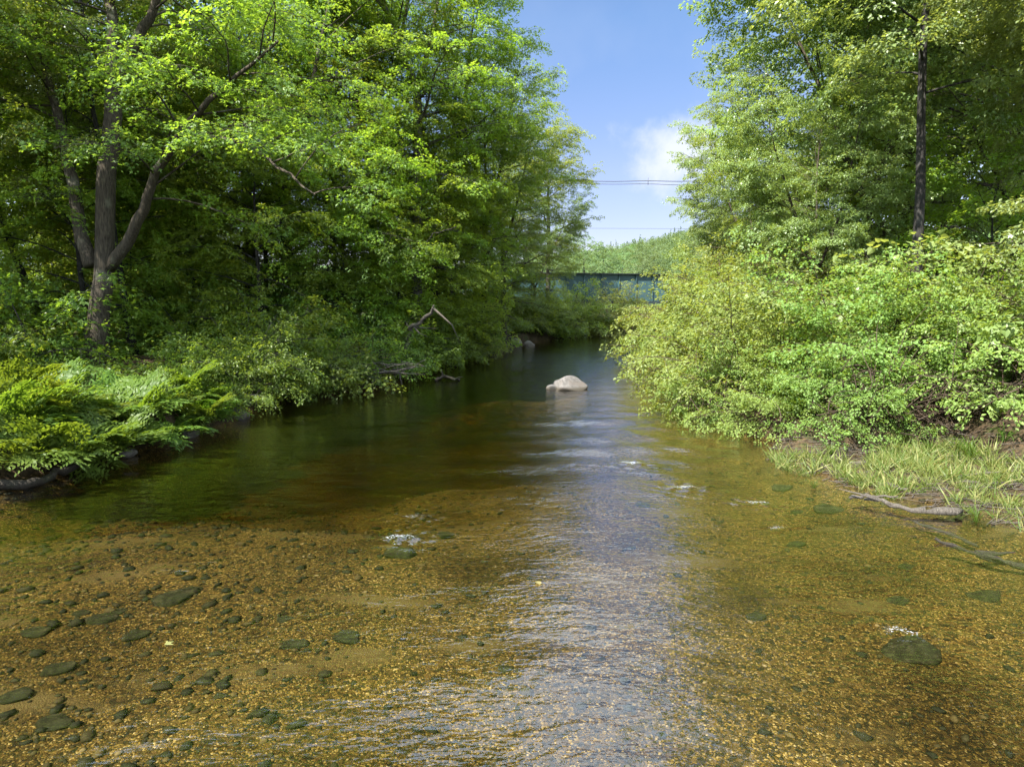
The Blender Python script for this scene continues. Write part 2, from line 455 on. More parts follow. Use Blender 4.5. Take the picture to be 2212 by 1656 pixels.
def grid_mesh(name, xs, ys, zf, mat):
    X, Y = np.meshgrid(xs, ys)
    Z = zf(X, Y)
    V = np.stack([X, Y, Z], -1).reshape(-1, 3)
    nx, ny = len(xs), len(ys)
    i = np.arange(nx * ny).reshape(ny, nx)
    q = np.stack([i[:-1, :-1], i[:-1, 1:], i[1:, 1:], i[1:, :-1]], -1).reshape(-1, 4)
    return mesh_from(name, V, [q], mat, smooth=True)

def ground_material():
    m, nt, out = new_mat('ground'); L = nt.links.new
    ge = N(nt, 'ShaderNodeNewGeometry'); pos = ge.outputs['Position']
    sx = N(nt, 'ShaderNodeSeparateXYZ'); L(pos, sx.inputs[0])
    # gravel: two sizes of pebble cells, each cell with its own stone colour
    def cells(scale, rnd=1.0, warp=.02):
        nz = N(nt, 'ShaderNodeTexNoise', Scale=scale * .6, Detail=2.0); L(pos, nz.inputs['Vector'])
        vm = N(nt, 'ShaderNodeVectorMath', operation='MULTIPLY_ADD'); vm.inputs[1].default_value = (warp,) * 3
        L(nz.outputs['Color'], vm.inputs[0]); L(pos, vm.inputs[2])
        v = N(nt, 'ShaderNodeTexVoronoi', Scale=scale); v.inputs['Randomness'].default_value = rnd
        L(vm.outputs[0], v.inputs['Vector'])
        return v
    v1 = cells(78, 1, .010); v2 = cells(31, 1, .025)
    stones = [(0, (.022, .020, .010)), (.25, (.050, .040, .017)), (.5, (.105, .076, .026)), (.68, (.155, .108, .034)), (.84, (.26, .19, .066)), (.95, (.42, .33, .14)), (1, (.60, .52, .34))]
    s1 = N(nt, 'ShaderNodeSeparateColor'); L(v1.outputs['Color'], s1.inputs[0])
    c1 = ramp(nt, stones); L(s1.outputs[0], c1.inputs['Fac'])
    s2 = N(nt, 'ShaderNodeSeparateColor'); L(v2.outputs['Color'], s2.inputs[0])
    c2 = ramp(nt, [(0, (.022, .022, .012)), (.5, (.06, .048, .02)), (1, (.17, .12, .05))]); L(s2.outputs[0], c2.inputs['Fac'])
    pick = N(nt, 'ShaderNodeMath', operation='GREATER_THAN'); pick.inputs[1].default_value = .66; L(s2.outputs[1], pick.inputs[0])
    mxa = N(nt, 'ShaderNodeMix', data_type='RGBA'); L(pick.outputs[0], mxa.inputs['Factor']); L(c1.outputs[0], mxa.inputs['A']); L(c2.outputs[0], mxa.inputs['B'])
    # broad drifts of pale sand and brown algae film
    nb = N(nt, 'ShaderNodeTexNoise', Scale=.75, Detail=5.0, Roughness=.6); L(pos, nb.inputs['Vector'])
    rb = ramp(nt, [(.32, (.20, .165, .085)), (.5, (.39, .33, .20)), (.68, (.54, .47, .31))]); L(nb.outputs['Fac'], rb.inputs['Fac'])
    mxb = N(nt, 'ShaderNodeMix', data_type='RGBA', blend_type='MULTIPLY'); mxb.inputs['Factor'].default_value = 1
    L(mxa.outputs['Result'], mxb.inputs['A']); L(rb.outputs[0], mxb.inputs['B'])
    ns = N(nt, 'ShaderNodeTexNoise', Scale=.9, Detail=4.0); 
    mps = N(nt, 'ShaderNodeMapping'); mps.inputs['Rotation'].default_value = (0, 0, .3); mps.inputs['Scale'].default_value = (.55, 1.5, 1); mps.inputs['Location'].default_value = (3.7, 1.2, 0)
    L(pos, mps.inputs['Vector']); L(mps.outputs[0], ns.inputs['Vector'])
    rs = ramp(nt, [(.58, (0, 0, 0)), (.68, (1, 1, 1))]); L(ns.outputs['Fac'], rs.inputs['Fac'])
    sand = N(nt, 'ShaderNodeMix', data_type='RGBA'); L(rs.outputs[0], sand.inputs['Factor'])
    L(mxb.outputs['Result'], sand.inputs['A'])
    nf = N(nt, 'ShaderNodeTexNoise', Scale=160.0, Detail=2.0); L(pos, nf.inputs['Vector'])
    rf = ramp(nt, [(.3, (.048, .033, .011)), (.7, (.080, .056, .020))]); L(nf.outputs['Fac'], rf.inputs['Fac']); L(rf.outputs[0], sand.inputs['B'])
    # forest floor: leaf litter, soil, moss
    n3 = N(nt, 'ShaderNodeTexNoise', Scale=1.3, Detail=8.0, Roughness=.65); L(pos, n3.inputs['Vector'])
    floor_ = ramp(nt, [(.3, (.018, .014, .009)), (.45, (.032, .024, .015)), (.56, (.055, .040, .025)), (.66, (.028, .042, .012)), (.8, (.04, .06, .016))]); L(n3.outputs['Fac'], floor_.inputs['Fac'])
    v3 = cells(22, 1, .05); s3 = N(nt, 'ShaderNodeSeparateColor'); L(v3.outputs['Color'], s3.inputs[0])
    r3 = ramp(nt, [(0, (.5, .5, .5)), (1, (1.5, 1.4, 1.25))]); L(s3.outputs[0], r3.inputs['Fac'])
    fl = N(nt, 'ShaderNodeMix', data_type='RGBA', blend_type='MULTIPLY'); fl.inputs['Factor'].default_value = 1
    L(floor_.outputs[0], fl.inputs['A']); L(r3.outputs[0], fl.inputs['B'])
    # far fields and woods read green
    fg = N(nt, 'ShaderNodeMapRange'); fg.inputs['From Min'].default_value = 60; fg.inputs['From Max'].default_value = 140; L(sx.outputs['Y'], fg.inputs['Value'])
    gr = N(nt, 'ShaderNodeMix', data_type='RGBA'); L(fg.outputs[0], gr.inputs['Factor']); L(fl.outputs['Result'], gr.inputs['A'])
    gcol = ramp(nt, [(.35, (.04, .075, .018)), (.65, (.08, .13, .03))]); L(n3.outputs['Fac'], gcol.inputs['Fac']); L(gcol.outputs[0], gr.inputs['B'])
    # mix by height above the water
    zn = N(nt, 'ShaderNodeMath', operation='MULTIPLY_ADD'); zn.inputs[1].default_value = .16; L(n3.outputs['Fac'], zn.inputs[0]); L(sx.outputs['Z'], zn.inputs[2])
    hz = N(nt, 'ShaderNodeMapRange'); hz.inputs['From Min'].default_value = .07; hz.inputs['From Max'].default_value = .14; L(zn.outputs[0], hz.inputs['Value'])
    fin = N(nt, 'ShaderNodeMix', data_type='RGBA'); L(hz.outputs[0], fin.inputs['Factor']); L(sand.outputs['Result'], fin.inputs['A']); L(gr.outputs['Result'], fin.inputs['B'])
    bs = N(nt, 'ShaderNodeBsdfPrincipled', Roughness=.8); L(fin.outputs['Result'], bs.inputs['Base Color'])
    bs.inputs['Specular IOR Level'].default_value = .08
    bp = N(nt, 'ShaderNodeBump', Strength=.75, Distance=.012); bp.invert = True
    L(v1.outputs['Distance'], bp.inputs['Height'])
    bp2 = N(nt, 'ShaderNodeBump', Strength=.6, Distance=.06); L(n3.outputs['Fac'], bp2.inputs['Height']); L(bp.outputs[0], bp2.inputs['Normal'])
    L(bp2.outputs[0], bs.inputs['Normal']); L(bs.outputs[0], out.inputs['Surface'])
    return m

xs = axis(-13, 11, .16, -1500, 1500); ys = axis(2.5, 32, .16, -400, 1700)
tag(grid_mesh('ground', xs, ys, ground_z, ground_material()), kind='structure')

# ------------------------------------------------------------------ water
RIFFLES = [  # pixel of the spot, radius, height
    ((865, 1166), .42, .030), ((900, 1120), .55, .016), ((1640, 1088), .36, .026), ((1690, 1142), .30, .018), ((1955, 1372), .30, .024), ((1880, 1340), .28, .014),
    ((1365, 1004), .55, .022), ((1480, 1056), .50, .020), ((1780, 1095), .35, .012), ((170, 1215), .6, .010), ((400, 1225), .5, .010), ((2120, 1215), .35, .010), ((60, 1330), .5, .008)]
RIF = [(on_z(*p)[:2], r, h) for p, r, h in RIFFLES]

def wave_z(X, Y):
    rng = np.random.default_rng(4)
    Z = np.zeros_like(X)
    for i in range(13):
        wl = rng.uniform(.35, 1.6); a = rng.normal(PI / 2, .55); k = 2 * PI / wl
        ph = rng.random() * 6.28
        Z += .0031 * wl * np.sin(k * (math.cos(a) * X + math.sin(a) * Y) + ph + .9 * np.sin(.5 * X + ph) + .8 * np.sin(.37 * Y + 2 * ph))
    calm = .55 + .45 * sstep(-.3, .7, vnoise(X, Y, .5, 12))
    Z *= calm * (.6 + .9 * g2(X, Y, 1.5, 13, 4.5, 4.5))
    for (c, r, h) in RIF:
        q = np.exp(-(((X - c[0]) / r) ** 2 + ((Y - c[1]) / (r * .8)) ** 2))
        w = np.zeros_like(X)
        for i in range(7):
            wl = rng.uniform(.10, .30); a = rng.normal(PI / 2, .8); k = 2 * PI / wl
            w += np.sin(k * (math.cos(a) * X + math.sin(a) * Y) + rng.random() * 6.28)
        Z += h * q * (.28 * w + .35)
    return Z

def water_material():
    m, nt, out = new_mat('river_water'); L = nt.links.new
    ge = N(nt, 'ShaderNodeNewGeometry'); pos = ge.outputs['Position']
    def noise(scale, det, stretch, rot=0.0):
        mp = N(nt, 'ShaderNodeMapping'); mp.inputs['Scale'].default_value = stretch; mp.inputs['Rotation'].default_value = (0, 0, rot)
        L(pos, mp.inputs['Vector'])
        n = N(nt, 'ShaderNodeTexNoise', Scale=scale, Detail=det, Roughness=.55); L(mp.outputs[0], n.inputs['Vector']); return n
    a = noise(3.2, 3.0, (.7, 1.5, 1), .12)
    b = noise(11.0, 3.0, (.75, 1.4, 1), -.15)
    patch = noise(.45, 3.0, (1, 1, 1))
    pr = N(nt, 'ShaderNodeMapRange'); pr.inputs['From Min'].default_value = .35; pr.inputs['From Max'].default_value = .65; pr.inputs['To Min'].default_value = .35; pr.inputs['To Max'].default_value = 1.0
    L(patch.outputs['Fac'], pr.inputs['Value'])
    b1 = N(nt, 'ShaderNodeBump', Strength=1.0, Distance=.020); L(a.outputs['Fac'], b1.inputs['Height'])
    b2 = N(nt, 'ShaderNodeBump', Strength=1.0, Distance=.011); L(b.outputs['Fac'], b2.inputs['Height']); L(b1.outputs[0], b2.inputs['Normal'])
    L(pr.outputs[0], b2.inputs['Strength'])
    fr = N(nt, 'ShaderNodeFresnel', IOR=1.7); L(b2.outputs[0], fr.inputs['Normal'])
    tr = N(nt, 'ShaderNodeBsdfTransparent'); tr.inputs['Color'].default_value = (.97, .98, .96, 1)
    gl = N(nt, 'ShaderNodeBsdfGlossy', Roughness=.035); gl.inputs['Color'].default_value = (1, 1, 1, 1); L(b2.outputs[0], gl.inputs['Normal'])
    # light leaving the water toward the sky: plain small loss instead of total reflection (the surface does not bend rays)
    bf = N(nt, 'ShaderNodeMix', data_type='FLOAT'); bf.inputs[3].default_value = .05
    L(ge.outputs['Backfacing'], bf.inputs[0]); L(fr.outputs[0], bf.inputs[2])
    mx = N(nt, 'ShaderNodeMixShader'); L(bf.outputs[0], mx.inputs['Fac']); L(tr.outputs[0], mx.inputs[1]); L(gl.outputs[0], mx.inputs[2])
    # white water and sun glints, both painted as pale specks at the riffles
    fa = N(nt, 'ShaderNodeAttribute', attribute_name='var'); fn = noise(95.0, 1.0, (.55, 1.2, 1), .2)
    fs = N(nt, 'ShaderNodeMath', operation='MULTIPLY_ADD'); fs.inputs[1].default_value = .62; L(fa.outputs['Fac'], fs.inputs[0]); L(fn.outputs['Fac'], fs.inputs[2])
    fm = N(nt, 'ShaderNodeMapRange'); fm.inputs['From Min'].default_value = 1.10; fm.inputs['From Max'].default_value = 1.30; L(fs.outputs[0], fm.inputs['Value'])
    fd = N(nt, 'ShaderNodeBsdfPrincipled', Roughness=.3); fd.inputs['Base Color'].default_value = (.55, .58, .60, 1)
    m2 = N(nt, 'ShaderNodeMixShader'); L(fm.outputs[0], m2.inputs['Fac']); L(mx.outputs[0], m2.inputs[1]); L(fd.outputs[0], m2.inputs[2])
    L(m2.outputs[0], out.inputs['Surface'])
    va = N(nt, 'ShaderNodeVolumeAbsorption', Density=.75); va.inputs['Color'].default_value = (.585, .495, .17, 1)
    L(va.outputs[0], out.inputs['Volume'])
    return m

wx = np.concatenate([np.arange(-12, -9, .3), np.arange(-9, 8, .05), np.arange(8, 60, .8)])
wy = np.concatenate([np.arange(-14, 3.6, .5), np.arange(3.6, 12.5, .05), np.arange(12.5, 24, .09), np.arange(24, 90, .5)])
def foam_glints(X, Y):
    f = np.zeros_like(X)
    for k, (c, r, h) in enumerate(RIF):
        u = (X - c[0]) / r; v = (Y - c[1] - .25 * r * np.cos(2.2 * u)) / (r * .34)
        f = np.maximum(f, np.exp(-(u * 1.1) ** 2 - v ** 2) * min(1, h / .020))
    return f
wat = grid_mesh('river_water', wx, wy, wave_z, water_material())
_X, _Y = np.meshgrid(wx, wy)
_a = wat.data.attributes.new('var', 'FLOAT', 'POINT'); _a.data.foreach_set('value', foam_glints(_X, _Y).ravel().astype(np.float32))
tag(wat, kind='structure')

# ------------------------------------------------------------------ rocks
def ico(sub):
    import bmesh
    bm = bmesh.new(); bmesh.ops.create_icosphere(bm, subdivisions=sub, radius=1)
    v = np.array([x.co[:] for x in bm.verts]); f = np.array([[y.index for y in x.verts] for x in bm.faces]); bm.free()
    return v, f
ICO = {i: ico(i) for i in (1, 2, 3, 4)}

def rock(name, loc, dims, rz, seed, mat, sub=3, rough=.22, facet=0, ridge=False):
    v, f = ICO[sub]; r = np.random.default_rng(seed)
    v = v.copy()
    for i in range(facet):
        n = norm(r.normal(0, 1, (1, 3)))[0]; c = r.uniform(.55, .85); dd = v @ n - c
        v -= np.outer(np.maximum(dd, 0) * .9, n)
    h = np.zeros(len(v))
    for i in range(14):
        k = r.normal(0, 1, 3) * r.uniform(1.2, 5); h += np.sin(v @ k + r.random() * 6.28) / (1 + np.linalg.norm(k))
    v = v * (1 + rough * h * .5)[:, None]
    if ridge:   # low shoulder on one side, flat top and steep face on the other
        x = v[:, 0]; nz = v[:, 2] / np.sqrt(np.maximum(1.02 - x * x, .06))
        v[:, 2] = np.where(nz > 0, nz * np.interp(x, [-1, -.75, -.4, -.1, .25, .6, .85, 1.05], [.10, .34, .50, .86, 1.0, .90, .62, .05]), v[:, 2]) + .05 * h
    v = v * np.array(dims) / 2
    o = mesh_from(name, v, [f], mat, smooth=True)
    o.location = loc; o.rotation_euler = (0, 0, rz)
    return o

# boulder in mid stream
b = on_z(1226, 843)
o = rock('boulder', (b[0], b[1] + .35, .10), (1.30, .95, .62), .08, 52, BOULDER, 4, .16, 5, True)
tag(o, 'pale grey granite boulder standing alone above the water in mid river', 'boulder')
b = on_z(1196, 842)
o = rock('stone', (b[0] + .12, b[1] + .28, .01), (.66, .5, .30), .3, 14, BOULDER, 3, .3, 8)
tag(o, 'low grey stone against the side of the mid river boulder', 'stone')

for px, py, w, lab, mt, sd in [
    (1143, 747, 1.1, 'white sunlit stone at the waterline under the far shaded bank', GRANITE, 2),
    (1108, 745, 1.4, 'broad pale rock among branches beside the white waterline stone', GRANITE, 3),
    (1083, 756, .8, 'small greyish rock at the foot of the far bank nearest the bend', BANKROCK, 5),
    (272, 988, .34, 'grey stone half in the water below the fern fronds', BANKROCK, 6),
    (398, 945, .62, 'flat brown slab of rock at the waterline below the ferns', BANKROCK, 7),
    (345, 957, .5, 'dark wet rock beside the flat brown slab', BANKROCK, 8),
    (500, 905, .8, 'brown rock set in the cut earth bank beyond the ferns', BANKROCK, 9)]:
    p = on_z(px, py)
    o = rock('stone', (p[0], p[1] + w * .2, .06), (w, w * .8, w * .5), sd * .7, 40 + sd, mt, 3, .25, 5)
    tag(o, lab, 'stone')

SUB = [  # px, py, width px, flatness, label
    (745, 1376, 84, .34, 'smooth dark oval stone under water, upper of a close pair', 0.1),
    (628, 1392, 76, .32, 'greenish oval stone under water, lower of a close pair', -.1),
    (1975, 1404, 142, .28, 'large dark mossy rock under the sparkling riffle', 0),
    (2130, 1287, 100, .30, 'flat dark green rock under shallow water near the submerged branch', .1),
    (1635, 1327, 48, .45, 'small dark stone beside a paler pebble on amber gravel', 0),
    (1722, 1173, 50, .28, 'thin flat dark rock under water below the small cascade', 0),
    (1967, 1223, 58, .30, 'brownish flat stone sunk in the sandy shallows', 0),
    (1950, 1297, 66, .26, 'green weedy stone in the middle of the sandy shallows', .3),
    (1725, 1105, 48, .34, 'dark rock just under the surface beside the foaming cascade', 0),
    (1792, 1098, 84, .24, 'long low dark rock under water near the driftwood log', 0),
    (1693, 1052, 58, .26, 'dark oval rock in clear water off the grassy bar', 0),
    (872, 1194, 84, .42, 'dark round rock just below the white riffle in mid river', 0),
    (120, 1443, 62, .46, 'blunt dark cobble among loose gravel, steep sided', .2),
    (298, 1370, 62, .46, 'angular dark cobble with pale sand behind it', .3),
    (62, 1364, 80, .28, 'low flat cobble on the sandy streak', 0),
    (216, 1338, 72, .34, 'dark mottled cobble between two sandy streaks', .5),
    (372, 1290, 110, .26, 'long dark flat slab under water at the edge of the tree shadow', .25),
    (110, 1560, 84, .28, 'long narrow dark stone lying across the gravel', .2),
    (24, 1500, 76, .36, 'dark rock cut by the edge of the view, on gravel', .2),
    (170, 1322, 50, .34, 'small dark cobble beside a bright patch of sand', .2),
    (255, 1318, 44, .34, 'small brown cobble below the long sandy streak', .1),
    (610, 1335, 50, .26, 'faint brown stone sunk flush in the gravel', 0),
    (960, 1153, 48, .26, 'brown stone with a pale edge right of the white riffle', 0),
    (470, 1500, 40, .4, 'dark egg-shaped pebble alone on the amber gravel', 0),
    (640, 1560, 44, .4, 'blackish cobble low on the amber gravel slope', 0),
    (1390, 1090, 40, .3, 'dark stone under the rippled sky reflection', 0),
    (1090, 1440, 36, .4, 'small dark cobble at the edge of the pale sky reflection', 0)]
for i, (px, py, w, fl, lab, rz) in enumerate(SUB):
    p0 = on_z(px, py, -.12); zb = gz(p0[0], p0[1]); p = on_z(px, py, zb + .03)
    wm = .92 * w / F * math.hypot(p[1], CAM_H)
    hgt = min(wm * fl * .95, -zb * 1.1)
    o = rock('submerged_rock', (p[0], p[1] + wm * .12, zb + hgt * .08), (wm, wm * .72, hgt), rz + i * .37 % .5, 100 + i, MOSSROCK, 3, .42, 10)
    tag(o, lab, 'rock', 'dark rocks lying under the clear water')

# loose pebbles and cobbles nobody could count
def gravel():
    r = np.random.default_rng(21)
    n = 18000
    Y = 3.6 + 9.5 * r.random(n) ** 1.25; X = r.uniform(-8.5, 6.8, n)
    dens = .30 + .70 * sstep(2.0, -5.0, X) * (.55 + .45 * sstep(-.3, .6, vnoise(X, Y, 1.1, 31)))
    k = (r.random(n) < dens) & (np.abs(X) < .80 * Y + .8)
    X, Y = X[k], Y[k]; n = len(X)
    sz = np.clip(.0145 * np.exp(r.normal(0, .6, n)), .008, .055) * (1 + .45 * sstep(0, -5, X))
    Z = ground_z(X, Y)
    v, f = ICO[1]
    T = 6; out, outf, var = [], [], []
    th = r.random(n) * 6.28
    sc = np.stack([sz * r.uniform(.8, 1.35, n), sz * r.uniform(.6, 1.0, n), sz * r.uniform(.25, .5, n)], -1)
    jit = 1 + r.normal(0, .2, (n, len(v), 1))
    V = v[None] * jit * sc[:, None, :]
    c, s = np.cos(th)[:, None], np.sin(th)[:, None]
    V = np.stack([V[..., 0] * c - V[..., 1] * s, V[..., 0] * s + V[..., 1] * c, V[..., 2]], -1)
    V += np.stack([X, Y, Z + sc[:, 2] * .35], -1)[:, None, :]
    Fc = (f[None] + (np.arange(n) * len(v))[:, None, None]).reshape(-1, 3)
    w = np.clip(r.beta(1.3, 2.2, n) - .25 * (sz > .035) , 0, 1)
    mat = var_mat('pebble', [(0, (.013, .014, .008)), (.3, (.022, .020, .010)), (.5, (.045, .034, .014)), (.75, (.075, .055, .021)), (1, (.17, .13, .07))], .7, 40)
    o = mesh_from('gravel', V.reshape(-1, 3), [Fc], mat, var=np.repeat(w, len(v)), smooth=True)
    tag(o, 'mixed pebbles and small cobbles on the stream bed', 'gravel', kind='stuff')
gravel()

# ------------------------------------------------------------------ driftwood, logs, branches
def stick(name, pts, r0, r1, mat, label, cat, group=None, sides=8, forks=(), seed=0, rough=.1):
    rng = np.random.default_rng(seed)
    pts = np.asarray(pts, float)
    base = pts[0].copy()
    # subdivide and wobble
    t = np.linspace(0, len(pts) - 1, 4 * (len(pts) - 1) + 1)
    P = np.stack([np.interp(t, np.arange(len(pts)), pts[:, i]) for i in range(3)], -1)
    P[1:-1] += rng.normal(0, r0 * .5, (len(P) - 2, 3))
    rr_ = np.linspace(r0, r1, len(P)) * (1 + rng.normal(0, .16, len(P)))
    w = Wood(); w.tube(P - base, rr_, None, sides, rough, rng)
    for s, d, l in forks:
        q, _ = lerp_path(P, s)
        d = np.array(d, float); e = q + norm(d[None])[0] * l
        m = (q + e) / 2 + rng.normal(0, l * .08, 3)
        w.tube(np.array([q, m, e]) - base, max(r1 * 1.1, r0 * .45), .004, 5)
    o = w.build(name, mat); o.location = base
    return tag(o, label, cat, group)

p = lambda x, y, z=.05: on_z(x, y, z)
stick('driftwood_log', [p(2072, 1104, .07), p(1985, 1100, .08), p(1920, 1090, .07), p(1868, 1078, .06)], .050, .018, DRIFT,
      'grey weathered log lying along the water edge of the grassy bar', 'log', forks=[(.8, (-.4, .25, .08), .5), (.6, (-.3, .5, .12), .35)], seed=3)
stick('driftwood_branch', [p(1835, 1076), p(1870, 1070, .1), p(1940, 1072, .1)], .025, .012, DRIFT, 'thin curved pale branch behind the grey weathered log', 'branch', seed=4)
stick('driftwood_branch', [p(1900, 1045), p(1935, 1050, .12), p(1960, 1056, .1)], .035, .02, DRIFT, 'short stout pale branch in the grass above the grey log', 'branch', seed=5)
stick('driftwood_branch', [p(1755, 997), p(1850, 998, .1), p(1990, 990, .15), p(2080, 984, .2)], .022, .012, DRIFT, 'long straight bleached stick lying across the grassy bar', 'branch', seed=6)
stick('driftwood_branch', [p(2050, 1030, .12), p(2130, 1022, .2), p(2205, 1012, .25)], .03, .015, DRIFT, 'pale branch under the shrub end of the grassy bar', 'branch', seed=7)
stick('submerged_branch', [p(2020, 1162, .05), p(2075, 1185, -.03), p(2140, 1208, -.06), p(2215, 1224, -.07)], .016, .04, WETWOOD,
      'dark forked branch lying just under the shallow water with one bare tip raised', 'branch', forks=[(.5, (.3, -.05, .03), .4), (.55, (.1, -.3, .02), .3)], seed=8)
stick('submerged_branch', [p(1975, 1125, -.03), p(2040, 1150, -.06), p(2110, 1178, -.07)], .016, .02, WETWOOD, 'thin dark straight branch under water beside the forked one', 'branch', seed=9)
stick('fallen_log', [np.array([-9.2, 9.1, .10]), p(60, 1040, .10), p(130, 1018, .12), p(182, 1000, .08)], .085, .05, WETWOOD, 'grey log along the waterline under the overhanging ferns', 'log', seed=10)
stick('drift_log', [p(942, 822, .02), p(960, 812, .16), p(985, 818, .10), p(992, 820, .02)], .06, .04, WETWOOD, 'short crooked log stranded in the water off the driftwood pile', 'log',
      forks=[(.3, (-.2, .1, .5), .3), (.7, (.5, .1, .15), .3)], seed=11)
# leaning dead snag over the water
stick('dead_snag', [at(868, 790, 24.6), at(880, 738, 24.4), at(888, 705, 24.2), at(915, 690, 24), at(937, 660, 23.8)], .10, .035, DRIFT,
      'bare bleached snag leaning over the water beside the driftwood pile', 'dead tree',
      forks=[(.5, (.9, -.3, -.05), 1.0), (.55, (.7, 0, -.5), .7), (.95, (.55, .1, -.75), 1.6), (.4, (-.3, 0, .5), .4)], seed=12)
stick('dead_branch', [at(895, 560, 27), at(912, 535, 27), at(935, 505, 27), at(985, 490, 27)], .05, .015, DRIFT, 'grey bare limb showing through the leaves above the snag', 'branch', seed=13)
rng = np.random.default_rng(77)
for i in range(20):
    cx = rng.uniform(745, 880); cy = rng.uniform(792, 835)
    a = rng.normal(.35, .5); l = rng.uniform(.7, 2.2)
    c = on_z(cx, 838, .05) + np.array([rng.normal(0, .2), rng.uniform(.0, .6), 0.05 + max(0, (836 - cy)) / 60])
    c[2] = max(c[2], gz(c[0], c[1]) + .08)
    d = np.array([math.cos(a), rng.normal(0, .4), math.sin(a) * .55]) * l / 2
    e0, e1 = c - d, c + d
    e0[2] = max(e0[2], max(gz(e0[0], e0[1]), 0) + .03)
    stick('driftwood_stick', [e0, (e0 + e1) / 2 + rng.normal(0, .05, 3), e1], rng.uniform(.016, .04), .01, DRIFT if rng.random() < .7 else BARK,
          'bleached stick in the driftwood pile on the shaded bank', 'stick', 'sticks of the driftwood pile', 6, seed=200 + i)

# ------------------------------------------------------------------ grass, ferns, ground cover
def grass_bar():
    r = np.random.default_rng(5)
    lv = Leaves()
    n = 900
    X = r.uniform(4.4, 8.6, n); Y = r.uniform(7.9, 13.2, n); Z = ground_z(X, Y)
    k = (Z > -.03) & (Z < .32) & (vnoise(X, Y, 1.7, 41) > -.18) & ((Y > 8.9) | (r.random(n) < .35))
    X, Y, Z = X[k], Y[k], Z[k]; n = len(X)
    m = 22
    P = np.repeat(np.stack([X, Y, Z - .01], -1), m, 0) + np.concatenate([r.normal(0, .045, (n * m, 2)), np.zeros((n * m, 1))], 1)
    D = r.normal(0, .75, (n * m, 3)); D[:, 2] = 1
    L = np.repeat(r.uniform(.08, .36, n) , m) * r.uniform(.6, 1.2, n * m)
    Nn = r.normal(0, 1, (n * m, 3)); Nn[:, 2] *= .3
    lv.add(P, D, Nn, L, r.random(n * m))
    tag(lv.build('grass', LF['grass'], None, 'blade'), 'thin yellow-green grass growing on the gravel bar', 'grass', kind='stuff')
    # dry straw and twigs lying on the bar
    w = Wood()
    for i in range(1500):
        x, y = r.uniform(4.6, 8.8), r.uniform(8.0, 13); z = gz(x, y)
        if z < -.01 or z > .55: continue
        a = r.normal(.1, .5); l = r.uniform(.12, .5)
        d = np.array([math.cos(a), math.sin(a), r.normal(0, .06)]) * l / 2
        c = np.array([x, y, z + .025]); w.tube([c - d, c + r.normal(0, .01, 3), c + d], r.uniform(.003, .009), .003, 4)
    tag(w.build('dry_litter', DRIFT), 'dry straw and twig litter spread over the gravel bar', 'litter', kind='stuff')
grass_bar()

def tuft(seed, h, n=46):
    r = np.random.default_rng(seed); root = empty('sedge_tuft'); lv = Leaves()
    # each blade is three segments curving outward
    for i in range(n):
        az = r.random() * 6.28; el = r.uniform(.9, 1.5); l = h * r.uniform(.6, 1.1)
        p0 = np.array([math.cos(az), math.sin(az), 0]) * r.uniform(0, .06)
        for s in range(3):
            d = np.array([math.cos(az) * math.cos(el), math.sin(az) * math.cos(el), math.sin(el)])
            lv.add(p0[None], d[None], np.array([[-d[0] * d[2], -d[1] * d[2], .3]]), np.array([l * (.46 if s < 2 else .42)]), np.array([r.random() * .5]))
            p0 = p0 + d * l * .33; el -= r.uniform(.3, .75)
    lv.build('leaf_blade', LF['fern'], root, 'blade'); return root
t0 = tuft(1, .55); t1 = tuft(2, .4)
for i, (px, py, src, sc, lab) in enumerate([
    (2095, 1002, t0, 1.05, 'tall arching sedge tuft at the shrub foot behind the grassy bar'),
    (2012, 985, t0, .7, 'bright sedge tuft standing near the middle back of the grassy bar'),
    (1910, 985, t1, .9, 'fine upright sedge tuft beside the long bleached stick'),
    (1795, 985, t1, .95, 'sedge tuft at the upstream corner of the grassy bar'),
    (1840, 1035, t1, .8, 'small yellowish sedge tuft at the water edge of the bar'),
    (2110, 1110, t0, .6, 'drooping sedge tuft over the water past the driftwood log'),
    (2165, 1000, t0, .8, 'broad sedge tuft under the low shrub branches'),
    (1760, 1040, t1, .6, 'sparse sedge tuft standing in shallow water')]):
    q = on_z(px, py, .1); z = max(gz(q[0], q[1]), 0)
    if i == 0: t0.location = (q[0], q[1], z); t0.scale = (sc,) * 3; o = t0
    elif src is t1 and not t1.get('label'): t1.location = (q[0], q[1], z); t1.scale = (sc,) * 3; o = t1
    else: o = copy_tree(src, (q[0], q[1], z), i * 1.3, sc)
    tag(o, lab, 'sedge', 'sedge tufts on the gravel bar')

